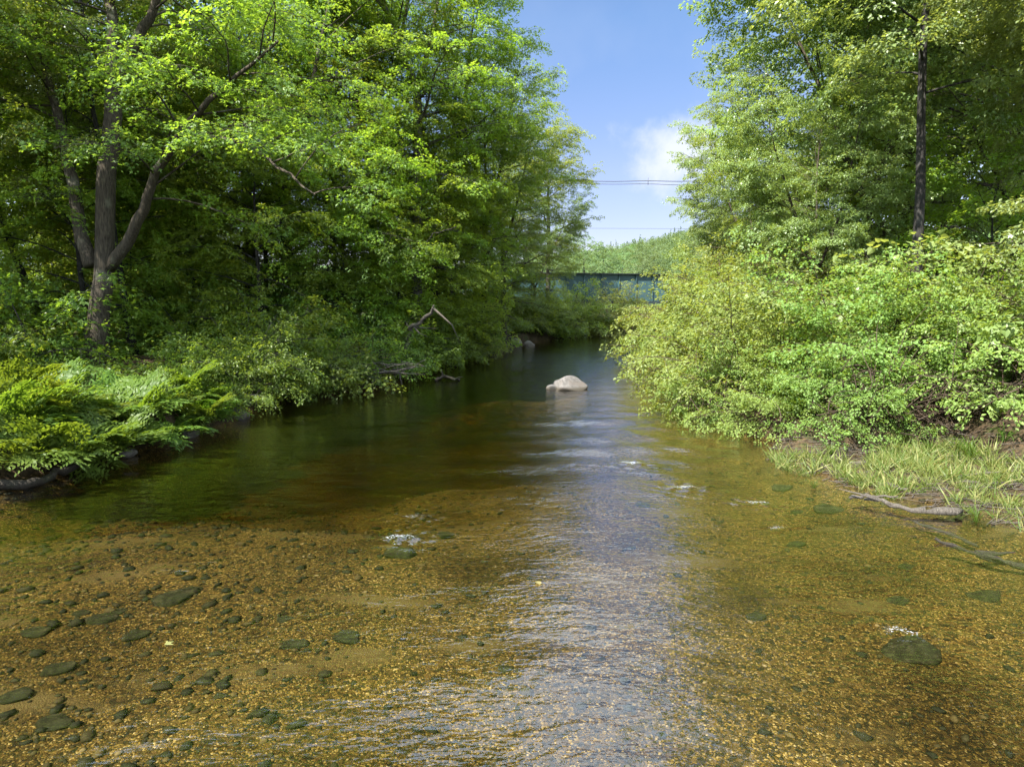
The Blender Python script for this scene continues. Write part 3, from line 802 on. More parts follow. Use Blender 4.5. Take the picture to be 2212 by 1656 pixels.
def make_fern(seed, n_fr=11, L=1.0):
    r = np.random.default_rng(seed); root = empty('fern'); lv = Leaves(); w = Wood()
    for i in range(n_fr):
        az = i * 2.4 + r.normal(0, .25); el = r.uniform(.7, 1.4); l = L * r.uniform(.75, 1.15)
        pts = wander(r, (0, 0, 0), az, el, l, 9, r.uniform(.7, 1.7), .09)
        w.tube(pts, .006, .002, 3)
        k = 11
        for j in range(k):
            s = .18 + .82 * j / k
            p_, t = lerp_path(pts, s)
            side = norm(np.cross(t, [0, 0, 1.])[None])[0]; up = np.cross(side, t)
            pl = l * .33 * math.sin(PI * min(1, (s - .08) * .98)) ** .8 + .02
            for sg in (-1, 1):
                d = side * sg * .9 + t * .42 + r.normal(0, .16, 3) - np.array([0, 0, .10])
                d = d / np.linalg.norm(d)
                # pinna of small leaflets
                m = 5
                q = np.arange(m) / m
                P = p_[None] + d[None] * (q * pl)[:, None] - np.array([0, 0, .25 * pl])[None] * (q ** 2)[:, None]
                for g in (-1, 1):
                    D = np.tile(d * .5 + t * g * .8, (m, 1)) + r.normal(0, .08, (m, 3))
                    lv.add(P, D, np.tile(up, (m, 1)) + r.normal(0, .32, (m, 3)), pl * .36 * (1.1 - .55 * q) * r.uniform(.7, 1.25, m), np.clip(np.full(m, r.random() * .35 + .3 * (i % 3) / 2) + r.random(m) * .3, 0, 1))
    w.build('stem', LF['fern'], root); lv.build('frond', LF['fern'], root, 'pinna')
    return root
F0 = [make_fern(1), make_fern(2, 10, 1.15), make_fern(3, 12, .9)]
# stems carry no per-leaf value: give them one
FERNS = [(30, 985, 10.6, 0, 1.15, 'lush fern with fronds hanging over the grey waterline log'), (110, 980, 10.9, 1, 1.1, 'bright fern whose fronds dip to the water beside the grey log'),
    (190, 960, 11.4, 2, 1.15, 'broad fern above the grey stone at the waterline'), (235, 935, 11.9, 1, 1.0, 'fern with long fronds reaching out over the dark water'),
    (60, 930, 11.6, 2, 1.2, 'thick fern behind the lush log-side fern'), (140, 915, 12.2, 0, 1.2, 'fern in the middle of the bank clump, fronds overlapping'),
    (300, 890, 13.2, 1, 1.05, 'fern on the bank above the flat brown slab'), (360, 880, 14.0, 0, 1.05, 'rounded fern leaning out beyond the flat brown slab'),
    (420, 880, 14.6, 2, 1.2, 'outermost fern of the clump, overhanging the cut earth bank'), (395, 850, 15.2, 1, 1.1, 'fern at the top of the cut bank with arching fronds'),
    (330, 845, 15.0, 2, 1.0, 'pale fern under the big maple trunk'), (260, 850, 14.2, 0, 1.0, 'fern between the maple trunk and the water'),
    (40, 880, 12.8, 1, 1.1, 'shaded fern high on the bank near the frame side'), (210, 880, 13.3, 2, 1.0, 'fern with yellow-green fronds in the clump behind'),
    (130, 860, 14.0, 0, 1.0, 'small fern behind the yellow-green one'), (450, 850, 15.6, 0, .9, 'last fern toward the dark bank shrubs'),
    (10, 950, 11.0, 1, 1.2, 'fern cut off by the picture side above the log'), (90, 900, 12.0, 0, 1.15, 'dense fern between shaded ferns on the bank slope'),
    (310, 920, 12.6, 2, .9, 'low fern just above the dark wet rock'), (370, 905, 13.4, 0, .9, 'low fern touching the water by the slab'),
    (440, 905, 14.2, 1, .85, 'small fern drooping at the outer tip of the clump')]
seen_f = set()
for i, (px, py, Y, v, sc, lab) in enumerate(FERNS):
    q = at(px, py, Y); 
    z = max(gz(q[0], Y) - .03, .12)
    if v not in seen_f:
        seen_f.add(v); o = F0[v]; o.location = (q[0], Y, z); o.scale = (sc,) * 3; o.rotation_euler = (0, .12, i)
    else: o = copy_tree(F0[v], (q[0], Y, z), i * 1.7, sc, (.0, .12))
    tag(o, lab, 'fern', 'ferns overhanging the shaded bank')

def ground_cover():
    r = np.random.default_rng(9); lv = Leaves()
    n = 30000
    X = np.concatenate([r.uniform(-30, -4, n * 2 // 3), r.uniform(4.5, 24, n // 3)]); Y = 8 + 40 * r.random(len(X)) ** 1.3
    X = np.concatenate([X, r.uniform(5.5, 12, 5000)]); Y = np.concatenate([Y, r.uniform(8.6, 15, 5000)])
    Z = ground_z(X, Y)
    k = (Z > .35) & (vnoise(X, Y, .9, 51) > -.3); X, Y, Z = X[k], Y[k], Z[k]; n = len(X)
    pos = np.stack([X, Y, Z + r.uniform(.03, .45, n)], -1)
    d = r.normal(0, 1, (n, 3)); d[:, 2] = .2
    sprays(r, lv, pos, d, np.full(n, .22), 5, .085, .1, .2, .9)
    tag(lv.build('ground_cover', LF['under'], None, 'oval'), 'low leafy plants covering the woodland floor', 'ground cover', kind='stuff')
ground_cover()

# ------------------------------------------------------------------ trees
PM = dict(gap=.40, sub=.55, droop=.40, sgap=.33, R=.60, n=33, leaf=.102, limb_droop=.75, flat=.06, keep=.82)
PS = dict(gap=.36, sub=.50, droop=.35, sgap=.30, R=.55, n=36, leaf=.096, limb_droop=.55, flat=.09)
PF = dict(gap=.55, sub=.60, droop=.40, sgap=.42, R=.70, n=18, leaf=.175, limb_droop=.65)

def hero_maple():
    rng = np.random.default_rng(11)
    root = empty('maple_tree')
    b0 = at(208, 770, 19.0); b0[2] = gz(b0[0], 19.0) - .15
    root.location = b0
    lv = Leaves()
    def stem(pix, r0, r1, nm, sides=14, rough=.06, flare=0):
        P_ = np.array([at(*q) for q in pix])
        t = np.linspace(0, len(P_) - 1, 3 * (len(P_) - 1) + 1)
        Q = np.stack([np.interp(t, np.arange(len(P_)), P_[:, i]) for i in range(3)], -1)
        Q[1:-1] += rng.normal(0, .02, (len(Q) - 2, 3))
        rr = r0 + (r1 - r0) * np.linspace(0, 1, len(Q))
        if flare: rr = rr * (1 + flare * np.exp(-np.arange(len(Q)) * .8))
        return Q, rr
    P1 = dict(PM); P1['leaf'] = .090; P1['n'] = 30; P1['keep'] = .92
    def limbs_along(w, Q, rr, k, Lr, s0, out_az=None, el0=.5):
        for i in range(k):
            s = s0 + (1 - s0) * (i + rng.random()) / k
            p_, t = lerp_path(Q, min(s, .999))
            az = rng.random() * 6.28 if out_az is None else out_az + rng.normal(0, .9)
            L = rng.uniform(*Lr) * (1.15 - .5 * s)
            lb = wander(rng, p_, az, el0 + rng.normal(0, .25), L, 8, .75, .1)
            r_ = .10 * np.interp(s, np.linspace(0, 1, len(rr)), rr) + .018
            w.tube(lb, r_, .008, 6); dress_limb(rng, w, lv, lb, r_, P1)
    specs = [
        ('trunk', [(205, 778, 19), (212, 700, 19), (222, 600, 19), (232, 400, 19), (240, 280, 19), (247, 170, 19)],  .285, .20, .55, 3, (2.5, 4), .75, None),
        ('stem', [(247, 175, 19), (243, 90, 19.1), (238, 0, 19.2), (236, -120, 19.3), (225, -300, 19.5), (220, -430, 19.6)], .175, .03, 0, 12, (3, 5), .25, None),
        ('stem', [(252, 180, 19), (285, 110, 18.9), (322, 40, 18.8), (350, -30, 18.6), (390, -170, 18.3), (420, -330, 18)], .165, .03, 0, 12, (3, 5.2), .3, -.3),
        ('stem', [(198, 575, 19), (172, 480, 19.2), (150, 350, 19.4), (120, 230, 19.7), (92, 120, 20), (40, 0, 20.4), (10, -150, 21)], .195, .04, 0, 11, (2.5, 4.5), .35, None),
        ('stem', [(235, 578, 19), (275, 525, 18.8), (308, 455, 18.6), (335, 370, 18.4), (395, 280, 18.1), (450, 220, 17.8), (510, 165, 17.5), (600, 90, 17.0)], .17, .03, 0, 14, (2.5, 4.6), .3, -.4),
        ('stem', [(395, 278, 18.1), (460, 295, 17.6), (540, 310, 17.1), (600, 360, 16.7), (680, 420, 16.3)], .075, .02, 0, 7, (1.6, 2.8), .15, -.5),
    ]
    for nm, pix, r0, r1, fl, k, Lr, s0, az in specs:
        w = Wood(); Q, rr = stem(pix, r0, r1, nm, flare=fl)
        w.tube(Q, rr, sides=14, rough=.05, rng=rng)
        limbs_along(w, Q, rr, k, Lr, s0, az)
        w.V = [v - b0 for v in w.V]
        w.build(nm, BARK, root)
    for i in range(len(lv.P)): lv.P[i] = lv.P[i] - b0
    lv.build('crown', LF['maple'], root, 'lobed')
    return tag(root, 'big old maple with several stems forking above a thick grey trunk by the ferns', 'tree')
hero_maple()

PROTO = {
    'maple': lambda: make_tree('maple_tree', 1, 17.5, .26, .08, 5.6, 34, PM, LF['maple'], BARK, 'lobed', prof='broad', fork=(.42, 3)),
    'tall': lambda: make_tree('tall_tree', 2, 20, .24, .24, 4.6, 38, PM, LF['light'], BARK_P, 'lobed', prof='oval', top_el=1.2, fork=(.55, 2)),
    'ash': lambda: make_tree('leafy_tree', 3, 16, .20, .05, 4.9, 44, PS, LF['ash'], BARK, 'oval', prof='broad', fork=(.30, 3)),
    'young': lambda: make_tree('young_maple', 8, 9.5, .11, .03, 3.5, 40, PM, LF['light'], BARK_D, 'lobed', prof='broad', el0=.25, top_el=1.1),
    'slim': lambda: make_tree('slender_tree', 4, 19, .125, .36, 4.4, 30, PS, LF['ash'], BARK_D, 'oval', prof='oval'),
    'wood': lambda: make_tree('woodland_tree', 5, 17, .22, .12, 5.0, 32, PF, LF['light'], BARK_D, 'kite', prof='broad'),
    'sapling': lambda: make_tree('sapling', 6, 6.5, .06, .10, 2.2, 22, PS, LF['light'], BARK_D, 'lobed', prof='oval'),
    'far': lambda: make_tree('far_tree', 7, 9, .16, .08, 3.4, 26, PF, LF['far'], BARK_D, 'kite', prof='broad'),
}
LIVE = {}
def put(kind, x, y, sc=1.0, rz=0.0, label='', cat='tree', group=None, tilt=(0, 0), dz=0.0):
    s3 = sc if hasattr(sc, '__len__') else (sc, sc, sc)
    z = gz(x, y) + dz
    if kind not in LIVE:
        o = PROTO[kind](); LIVE[kind] = o
        o.location = (x, y, z); o.rotation_euler = (tilt[0], tilt[1], rz); o.scale = s3
    else: o = copy_tree(LIVE[kind], (x, y, z), rz, s3, tilt)
    if 'label' in o: del o['label']
    if 'group' in o: del o['group']
    return tag(o, label, cat, group)

G1 = 'trees along the shaded bank'
put('slim', -15.6, 23, 1.0, .5, 'tree with a bare trunk leaning outward beside the old maple', group=G1, tilt=(0, -.20))
put('slim', -16.5, 26.5, .95, 2.2, 'slim dark upright trunk standing just behind the old maple', group=G1)
put('slim', -11.9, 21.5, .85, 4.0, 'thin dark trunk leaning out close behind the old maple', group=G1, tilt=(0, .12))
put('maple', -8.6, 26.5, .95, 1.0, 'spreading maple with low boughs behind the dark bank shrubs', group=G1)
put('maple', -6.0, 31, 1.05, 2.9, 'dense maple standing above the dead snag', group=G1, tilt=(.05, .06))
put('tall', -4.2, 30.0, 1.02, .7, 'tallest tree of the shaded bank, forked pale grey trunk and sunlit yellow-green top', group=G1)
put('maple', -3.1, 33.5, .94, 4.4, 'maple with a straight dark trunk and boughs hanging out over the bend', group=G1)
put('maple', -1.7, 37.6, .82, 5.4, 'lower bushy maple past the dark trunk, leaning to the river', group=G1, tilt=(0, .08))
put('tall', 2.6, 50.5, .74, 2.0, 'small thin-crowned tree with open branches just under the power lines', group=G1)
put('maple', -.5, 41.5, .74, 2.6, 'bushy maple spreading over the white sunlit stone at the bend', group=G1)
put('ash', 1.6, 49, .62, 1.0, 'low pale rounded tree at the end of the shaded bank, before the bridge', group=G1)
put('ash', -1.0, 45, .62, 3.0, 'rounded green tree behind the thin-crowned one', group=G1)
put('maple', -11.0, 29, 1.0, 5.2, 'broad maple deep behind the spreading one', group=G1)

for x, y, sc, lab in [(-8.8, 23.6, 0.86, 'young maple between the old trunk and the driftwood pile, boughs to the ground'), (-6.4, 26.2, 0.94, 'young maple rising behind the driftwood pile'),
    (-4.6, 28.6, 0.90, 'young maple just behind the bare snag'), (-3.4, 31.6, 0.96, 'young maple whose boughs hang over the water past the snag'), (-3.8, 35.6, 0.98, 'young maple over the white stone'),
    (-3.6, 40.6, 0.92, 'young maple past the white stone, boughs over the shaded water'), (-3.2, 45.2, 0.86, 'last young maple on the shaded bank'), (-13.6, 21.6, 0.92, 'young maple behind the stems of the old maple'), (-12.2, 26.0, 1.02, 'young maple in the half light behind the thin leaning trunk'), (-17.5, 19.8, 0.92, 'young maple at the picture side under the leaning trunk'), (-7.4, 29.5, 1.1, 'young maple filling the gap under the tallest tree'), (-9.8, 27.5, 1.05, 'young maple under the spreading maple boughs'), (-4.0, 36.5, 1.1, 'young maple behind the straight dark trunk'), (-15.0, 25.0, 1.0, 'young maple between the slim dark trunks')]:
    put('young', x, y, sc, x * 2.3 + y, lab, group='young maples along the shaded bank')

G2 = 'trees along the sunlit bank'
put('slim', 10.35, 17.6, 1.1, .3, 'tree with a long straight bare grey trunk rising from the sunlit shrubs', group=G2)
put('ash', 13.2, 14.2, .82, 2.4, 'near tree with big glossy leaves at the picture side', group=G2)
put('ash', 13.0, 25.5, 1.12, 4.0, 'tall full-crowned tree whose outline meets the sky above the cloud', group=G2)
put('ash', 15.6, 21.5, 1.2, 1.1, 'tall dense tree behind the straight grey trunk', group=G2)
put('maple', 13.0, 31, .80, 3.6, 'layered maple below the tall full-crowned tree', group=G2)
put('ash', 12.6, 36, .72, .4, 'rounded sunlit tree beside the cloud', group=G2)
put('ash', 14.4, 41.5, .72, 5.5, 'pale green tree at the end of the power lines', group=G2)
put('ash', 15.6, 47, .52, 2.8, 'lowest sunlit tree above the bridge end', group=G2)
put('maple', 16, 28, 1.05, 5.0, 'shaded tree deep behind the straight grey trunk', group=G2)
put('ash', 9.2, 21.0, .52, 2.2, 'young tree with layered pale boughs just over the shrub tops', group=G2)

r_ = np.random.default_rng(123)
for i in range(26):
    x = r_.uniform(-38, -12); y = r_.uniform(34, 66)
    if x > -.6 * y + 10: x = -.6 * y + 8 - r_.random() * 6
    put('wood', x, y, r_.uniform(.75, 1.1), r_.random() * 6.28, 'leafy tree deep in the shaded wood behind the riverside maples', group='trees deep in the shaded wood')
for i in range(14):
    x = r_.uniform(14, 36); y = r_.uniform(26, 60)
    if x < .26 * y + 6: continue
    put('wood', x, y, r_.uniform(.8, 1.1), r_.random() * 6.28, 'leafy tree deep in the sunlit wood behind the riverside trees', group='trees deep in the sunlit wood')
put('maple', -15.2, 14.3, .88, 3.3, 'nearest maple at the picture side, its boughs hanging above the ferns', group=G1)
for i, (x, y, s, k) in enumerate([(-17, 18.5, .8, 'slim'), (-19, 24, 1.0, 'maple'), (-14.5, 27.5, .9, 'wood'), (-22, 29, 1.0, 'maple')]):
    put(k, x, y, s, i * 1.9, ['slim tree at the picture side beyond the ferns', 'maple with a hidden trunk far to the side of the old maple', 'wood edge tree between two slim dark trunks', 'maple filling the gap behind the leaning trunk'][i], group=G1)

for i, (x, y, s, lab) in enumerate([(8.8, 84, .95, 'yellow-green tree just beyond the bridge beside the shaded bank'), (12.2, 92, .85, 'pale tree above the middle of the bridge'),
    (16.5, 88, .80, 'bushy tree above the bridge end near the sunlit bank'), (17.5, 110, 1.0, 'darker pointed tree beyond the bridge below the hill'),
    (5.5, 95, 1.15, 'tree half hidden by the thin-crowned tree beyond the bridge'), (21.5, 104, .95, 'green tree beyond the bridge seen over the sunlit shrubs'), (12.5, 118, 1.0, 'tree at the foot of the wooded hill')]):
    put('far', x, y, s, i * 1.1, lab, group='trees beyond the bridge')

# saplings and shrubs ------------------------------------------------------------
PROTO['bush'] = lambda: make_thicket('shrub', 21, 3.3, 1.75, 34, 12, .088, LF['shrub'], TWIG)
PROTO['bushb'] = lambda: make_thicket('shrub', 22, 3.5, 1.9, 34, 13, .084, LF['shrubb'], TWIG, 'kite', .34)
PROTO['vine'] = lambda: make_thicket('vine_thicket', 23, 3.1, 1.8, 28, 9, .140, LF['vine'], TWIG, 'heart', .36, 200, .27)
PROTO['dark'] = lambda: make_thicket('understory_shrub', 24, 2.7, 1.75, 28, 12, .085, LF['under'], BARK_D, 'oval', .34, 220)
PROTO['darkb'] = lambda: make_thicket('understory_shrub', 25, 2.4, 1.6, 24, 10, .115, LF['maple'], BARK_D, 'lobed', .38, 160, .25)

G3 = 'shrubs crowding the sunlit bank'
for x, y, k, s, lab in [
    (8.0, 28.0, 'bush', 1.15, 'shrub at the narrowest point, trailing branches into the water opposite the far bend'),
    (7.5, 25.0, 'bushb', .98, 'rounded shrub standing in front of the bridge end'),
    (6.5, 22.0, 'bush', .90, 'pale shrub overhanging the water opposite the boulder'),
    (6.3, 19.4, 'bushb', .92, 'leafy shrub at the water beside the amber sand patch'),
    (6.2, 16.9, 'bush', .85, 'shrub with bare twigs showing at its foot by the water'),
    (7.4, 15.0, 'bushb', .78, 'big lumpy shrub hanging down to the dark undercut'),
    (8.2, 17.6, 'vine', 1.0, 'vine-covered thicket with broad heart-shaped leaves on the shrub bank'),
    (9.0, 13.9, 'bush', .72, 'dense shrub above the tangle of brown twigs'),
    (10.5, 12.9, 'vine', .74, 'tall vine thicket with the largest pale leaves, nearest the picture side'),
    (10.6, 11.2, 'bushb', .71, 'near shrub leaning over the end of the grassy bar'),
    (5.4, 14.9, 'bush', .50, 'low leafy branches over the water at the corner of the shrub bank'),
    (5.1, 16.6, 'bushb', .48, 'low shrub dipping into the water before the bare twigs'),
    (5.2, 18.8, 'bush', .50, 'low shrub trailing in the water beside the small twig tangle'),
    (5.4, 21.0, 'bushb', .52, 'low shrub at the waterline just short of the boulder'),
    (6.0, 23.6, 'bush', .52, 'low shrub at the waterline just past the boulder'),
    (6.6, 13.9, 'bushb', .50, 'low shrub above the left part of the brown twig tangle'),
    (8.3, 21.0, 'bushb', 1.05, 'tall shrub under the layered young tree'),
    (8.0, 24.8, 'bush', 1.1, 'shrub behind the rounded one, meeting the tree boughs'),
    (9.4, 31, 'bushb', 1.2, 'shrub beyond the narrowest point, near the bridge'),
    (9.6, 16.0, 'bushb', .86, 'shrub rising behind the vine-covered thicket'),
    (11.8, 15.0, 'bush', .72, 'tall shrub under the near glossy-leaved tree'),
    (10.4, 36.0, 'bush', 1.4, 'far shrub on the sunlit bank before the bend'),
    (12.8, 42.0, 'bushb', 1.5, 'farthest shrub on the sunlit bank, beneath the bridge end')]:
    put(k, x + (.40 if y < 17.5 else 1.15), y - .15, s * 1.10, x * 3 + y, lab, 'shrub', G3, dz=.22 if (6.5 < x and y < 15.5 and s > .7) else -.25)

G4 = 'shrubs in the shade of the bank trees'
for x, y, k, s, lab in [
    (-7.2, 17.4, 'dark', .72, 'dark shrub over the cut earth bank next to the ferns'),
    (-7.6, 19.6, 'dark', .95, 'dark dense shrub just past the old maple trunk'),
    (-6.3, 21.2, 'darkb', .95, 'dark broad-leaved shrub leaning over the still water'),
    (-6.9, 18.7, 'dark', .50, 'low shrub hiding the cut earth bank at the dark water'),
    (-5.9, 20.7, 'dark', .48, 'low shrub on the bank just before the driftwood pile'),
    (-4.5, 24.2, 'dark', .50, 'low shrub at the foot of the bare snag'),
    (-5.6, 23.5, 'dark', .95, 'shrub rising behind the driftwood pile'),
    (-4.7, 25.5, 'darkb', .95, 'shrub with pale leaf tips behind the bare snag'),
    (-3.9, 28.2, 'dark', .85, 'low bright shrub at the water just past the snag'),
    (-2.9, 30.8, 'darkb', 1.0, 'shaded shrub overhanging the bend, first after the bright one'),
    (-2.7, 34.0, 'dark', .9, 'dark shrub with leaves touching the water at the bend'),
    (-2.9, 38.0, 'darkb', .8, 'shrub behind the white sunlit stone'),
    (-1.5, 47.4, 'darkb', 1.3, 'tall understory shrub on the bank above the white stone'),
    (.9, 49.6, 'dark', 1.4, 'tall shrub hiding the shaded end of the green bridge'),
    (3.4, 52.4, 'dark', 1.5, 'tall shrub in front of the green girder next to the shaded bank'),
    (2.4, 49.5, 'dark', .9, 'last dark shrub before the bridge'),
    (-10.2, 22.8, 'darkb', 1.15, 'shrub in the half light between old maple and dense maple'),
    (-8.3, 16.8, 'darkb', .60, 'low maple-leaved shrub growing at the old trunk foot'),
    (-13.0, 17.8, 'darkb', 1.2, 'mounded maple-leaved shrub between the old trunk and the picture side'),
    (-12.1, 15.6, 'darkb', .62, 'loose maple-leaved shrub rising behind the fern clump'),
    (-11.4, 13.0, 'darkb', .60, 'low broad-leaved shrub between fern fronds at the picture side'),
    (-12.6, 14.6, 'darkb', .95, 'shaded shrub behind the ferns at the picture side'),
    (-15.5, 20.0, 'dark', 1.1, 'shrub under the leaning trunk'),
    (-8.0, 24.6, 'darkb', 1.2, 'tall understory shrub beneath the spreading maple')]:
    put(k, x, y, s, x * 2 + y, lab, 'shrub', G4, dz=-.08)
put('bush', 7.7, 55.5, 1.22, 1.0, 'pale drooping shrub on the bend in front of the green bridge', 'shrub', dz=-.1)
put('bush', 4.6, 53.4, .7, 2.0, 'low bright shrub beside the pale drooping one at the bend', 'shrub', dz=-.1)
G5 = 'saplings under the bank trees'
for x, y, s, lab in [(-6.6, 26.0, 1.0, 'sunlit sapling with bright yellow-green leaves behind the driftwood'), (-13.6, 24.5, .9, 'bright sapling behind the old maple stems'),
    (-9.5, 31.5, 1.1, 'sapling catching light under the dense maple'), (-17.8, 21.0, .8, 'sapling with sunlit leaves near the leaning trunk')]:
    put('sapling', x, y, s, x + y, lab, 'sapling', G5)
put('sapling', 13.2, 19.0, 1.0, 2.0, 'sapling with large pale leaves beside the straight grey trunk', 'sapling')

# tangles of bare twigs under the sunlit shrubs
def tangle(x, y, w, h, n, seed, lab):
    r = np.random.default_rng(seed); wd = Wood()
    for i in range(n):
        c = np.array([r.normal(0, w * .4), r.normal(0, .35), r.uniform(.0, h) * (1 if r.random() < .7 else .5)])
        az = r.normal(.6, .9); el = r.normal(.45, .5)
        pts = wander(r, c, az, el, r.uniform(.5, 1.5), 6, .8, .22)
        wd.tube(pts, r.uniform(.005, .013), .003, 4)
    o = wd.build('dead_brush', TWIG); o.location = (x, y, max(gz(x, y), 0) + .02)
    tag(o, lab, 'brush', kind='stuff')
tangle(7.4, 12.55, 2.3, 1.15, 260, 1, 'tangle of bare brown twigs under the shrubs behind the grassy bar')
tangle(9.0, 12.1, 1.8, .9, 150, 2, 'dark fallen brush beneath the vine thicket')
tangle(5.0, 15.2, 1.2, .8, 90, 3, 'bare twigs trailing into the water under the shrub bank')
tangle(5.1, 18.0, 1.0, .8, 60, 4, 'small tangle of twigs at the water beside the amber sand')
tangle(-5.4, 22.2, 1.6, .8, 90, 5, 'dark tangle of roots and twigs behind the driftwood pile')

# ------------------------------------------------------------------ wooded hillside
def hillside():
    r = np.random.default_rng(15); lv = Leaves()
    n = 3600
    X = r.uniform(-30, 330, n); Y = 340 + 420 * r.random(n) ** 1.1
    k = (X > .02 * Y) & (X < .36 * Y + 20); X, Y = X[k], Y[k]; n = len(X)
    Z = ground_z(X, Y)
    h = r.uniform(7, 13, n); w = r.uniform(3, 5.5, n)
    con = r.random(n) < .10
    h[con] *= 1.35; w[con] *= .55
    m = 150
    u = r.normal(0, 1, (n * m, 3)); u[:, 2] = np.abs(u[:, 2]) - .3; u = norm(u) * (r.random((n * m, 1)) ** .35)
    H, W = np.repeat(h, m), np.repeat(w, m)
    taper = np.where(np.repeat(con, m), np.clip(1.05 - (u[:, 2] + .3) * .8, .1, 1), 1)
    P = np.stack([u[:, 0] * W * taper, u[:, 1] * W * taper, (u[:, 2] + .3) * H * .75 + 1], -1) + np.repeat(np.stack([X, Y, Z], -1), m, 0)
    D = u + r.normal(0, .5, (n * m, 3)); Nn = u * .8 + np.array([0, 0, .8]) + r.normal(0, .35, (n * m, 3))
    var = np.clip(np.repeat(r.random(n) * .7 - .5 * con, m) + r.random(n * m) * .3, 0, 1)
    lv.add(P, norm(D), norm(Nn), r.uniform(.75, 1.3, n * m), var)
    tag(lv.build('hillside_forest', LF['far'], None, 'kite'), 'far-off wooded hillside beyond the bridge', 'forest', kind='stuff')
hillside()

# ------------------------------------------------------------------ bridge
def steel(name, col, rough=.45):
    m, nt, out = new_mat(name); L = nt.links.new
    tc = N(nt, 'ShaderNodeTexCoord'); n1 = N(nt, 'ShaderNodeTexNoise', Scale=1.7, Detail=6.0); L(tc.outputs['Object'], n1.inputs['Vector'])
    rp = ramp(nt, [(.35, tuple(c * .82 for c in col)), (.65, tuple(min(1, c * 1.15) for c in col))]); L(n1.outputs['Fac'], rp.inputs['Fac'])
    bs = N(nt, 'ShaderNodeBsdfPrincipled', Roughness=rough); L(rp.outputs[0], bs.inputs['Base Color']); L(bs.outputs[0], out.inputs['Surface'])
    return m
TEAL = steel('teal_paint', (.034, .072, .078)); TEAL_D = steel('dark_steel', (.02, .03, .03))
CONC = rock_mat('concrete', (.25, .24, .22), (.33, .32, .30), (.40, .39, .36), .9, 3)

class Box:
    def __init__(s): s.V, s.Q = [], []
    def add(s, x0, x1, y0, y1, z0, z1):
        k = len(s.V) * 8
        s.V.append([(x0, y0, z0), (x1, y0, z0), (x1, y1, z0), (x0, y1, z0), (x0, y0, z1), (x1, y0, z1), (x1, y1, z1), (x0, y1, z1)])
        s.Q.append(np.array([(3, 2, 1, 0), (4, 5, 6, 7), (0, 1, 5, 4), (1, 2, 6, 5), (2, 3, 7, 6), (3, 0, 4, 7)]) + k)
    def build(s, name, mat, parent): return mesh_from(name, np.array(s.V).reshape(-1, 3), [np.concatenate(s.Q)], mat, parent)

def bridge():
    q = at(1300, 780, 62.0)
    root = empty('girder_bridge', (q[0], 62.0, 0), rad(17))
    zb, zt, hl = 2.66, 5.05, 13.0
    for k, yy in enumerate((-3.2, 3.2)):
        g = Box(); g.add(-hl, hl, yy - .012, yy + .012, zb + .05, zt - .06); web = g.build('girder', TEAL, root)
        f = Box(); f.add(-hl, hl, yy - .24, yy + .24, zt - .058, zt); f.build('top_flange', TEAL_D, root)
        f = Box(); f.add(-hl, hl, yy - .24, yy + .24, zb - .20, zb + .048); f.build('bottom_flange', TEAL_D, root)
        n = 17
        for i in range(n):
            x = -hl + .2 + i * (2 * hl - .4) / (n - 1)
            s_ = Box(); s_.add(x - .025, x + .025, yy - .12, yy - .014, zb + .05, zt - .06); s_.add(x - .025, x + .025, yy + .014, yy + .12, zb + .05, zt - .06)
            s_.build('stiffener', TEAL, web)
    d = Box(); d.add(-hl, hl, -2.9, 2.9, zb + .35, zb + .7); d.build('deck', CONC, root)
    for sx in (-1, 1):
        a = Box(); a.add(sx * (hl - .6) - .9, sx * (hl - .6) + .9, -4, 4, -.6, zb - .21); a.build('abutment', CONC, root)
    tag(root, 'green-painted steel plate girder bridge crossing the river beyond the bend', 'bridge')
bridge()

# ------------------------------------------------------------------ wires
def wire_mat():
    m, nt, out = new_mat('wire'); bs = N(nt, 'ShaderNodeBsdfPrincipled', Roughness=.6); bs.inputs['Base Color'].default_value = (.05, .055, .07, 1)
    nt.links.new(bs.outputs[0], out.inputs['Surface']); return m
WIRE = wire_mat()
def cable(name, pix, Y, r, label, group=None, extra=None):
    P_ = np.array([at(x, y, Y) for x, y in pix]); t = np.linspace(0, len(pix) - 1, 40)
    from_ = np.arange(len(pix))
    Q = np.stack([np.interp(t, from_, P_[:, i]) for i in range(3)], -1)
    for _ in range(6): Q[1:-1] = (Q[:-2] + 2 * Q[1:-1] + Q[2:]) / 4
    root = empty(name, Q[0]); w = Wood(); w.tube(Q - Q[0], r, r, 6); w.build('wire', WIRE, root)
    if extra is not None:
        c = at(*extra, Y) - Q[0]; w = Wood()
        w.tube([c + np.array([0, 0, .28]), c + np.array([0, 0, -.34])], .035, .03, 6)
        w.tube([c + np.array([-.2, 0, .02]), c + np.array([.2, 0, .02])], .03, .03, 6); w.build('spacer', WIRE, root)
    return tag(root, label, 'power line', group)
GW = 'power lines over the river'
cable('power_line', [(950, 372), (1110, 384), (1245, 390.5), (1330, 392.5), (1400, 390), (1475, 393), (1650, 385), (1800, 376)], 66, .040, 'upper thick power cable with a spacer hanging on it', GW, (1400, 391))
cable('power_line', [(950, 382), (1110, 392), (1245, 396.5), (1330, 398.5), (1400, 396.5), (1475, 401), (1650, 394), (1800, 386)], 66, .030, 'second power cable close below the thick one', GW)
cable('power_line', [(950, 491), (1245, 493), (1475, 494), (1800, 495)], 75, .018, 'single thin wire low over the wooded hill', GW)

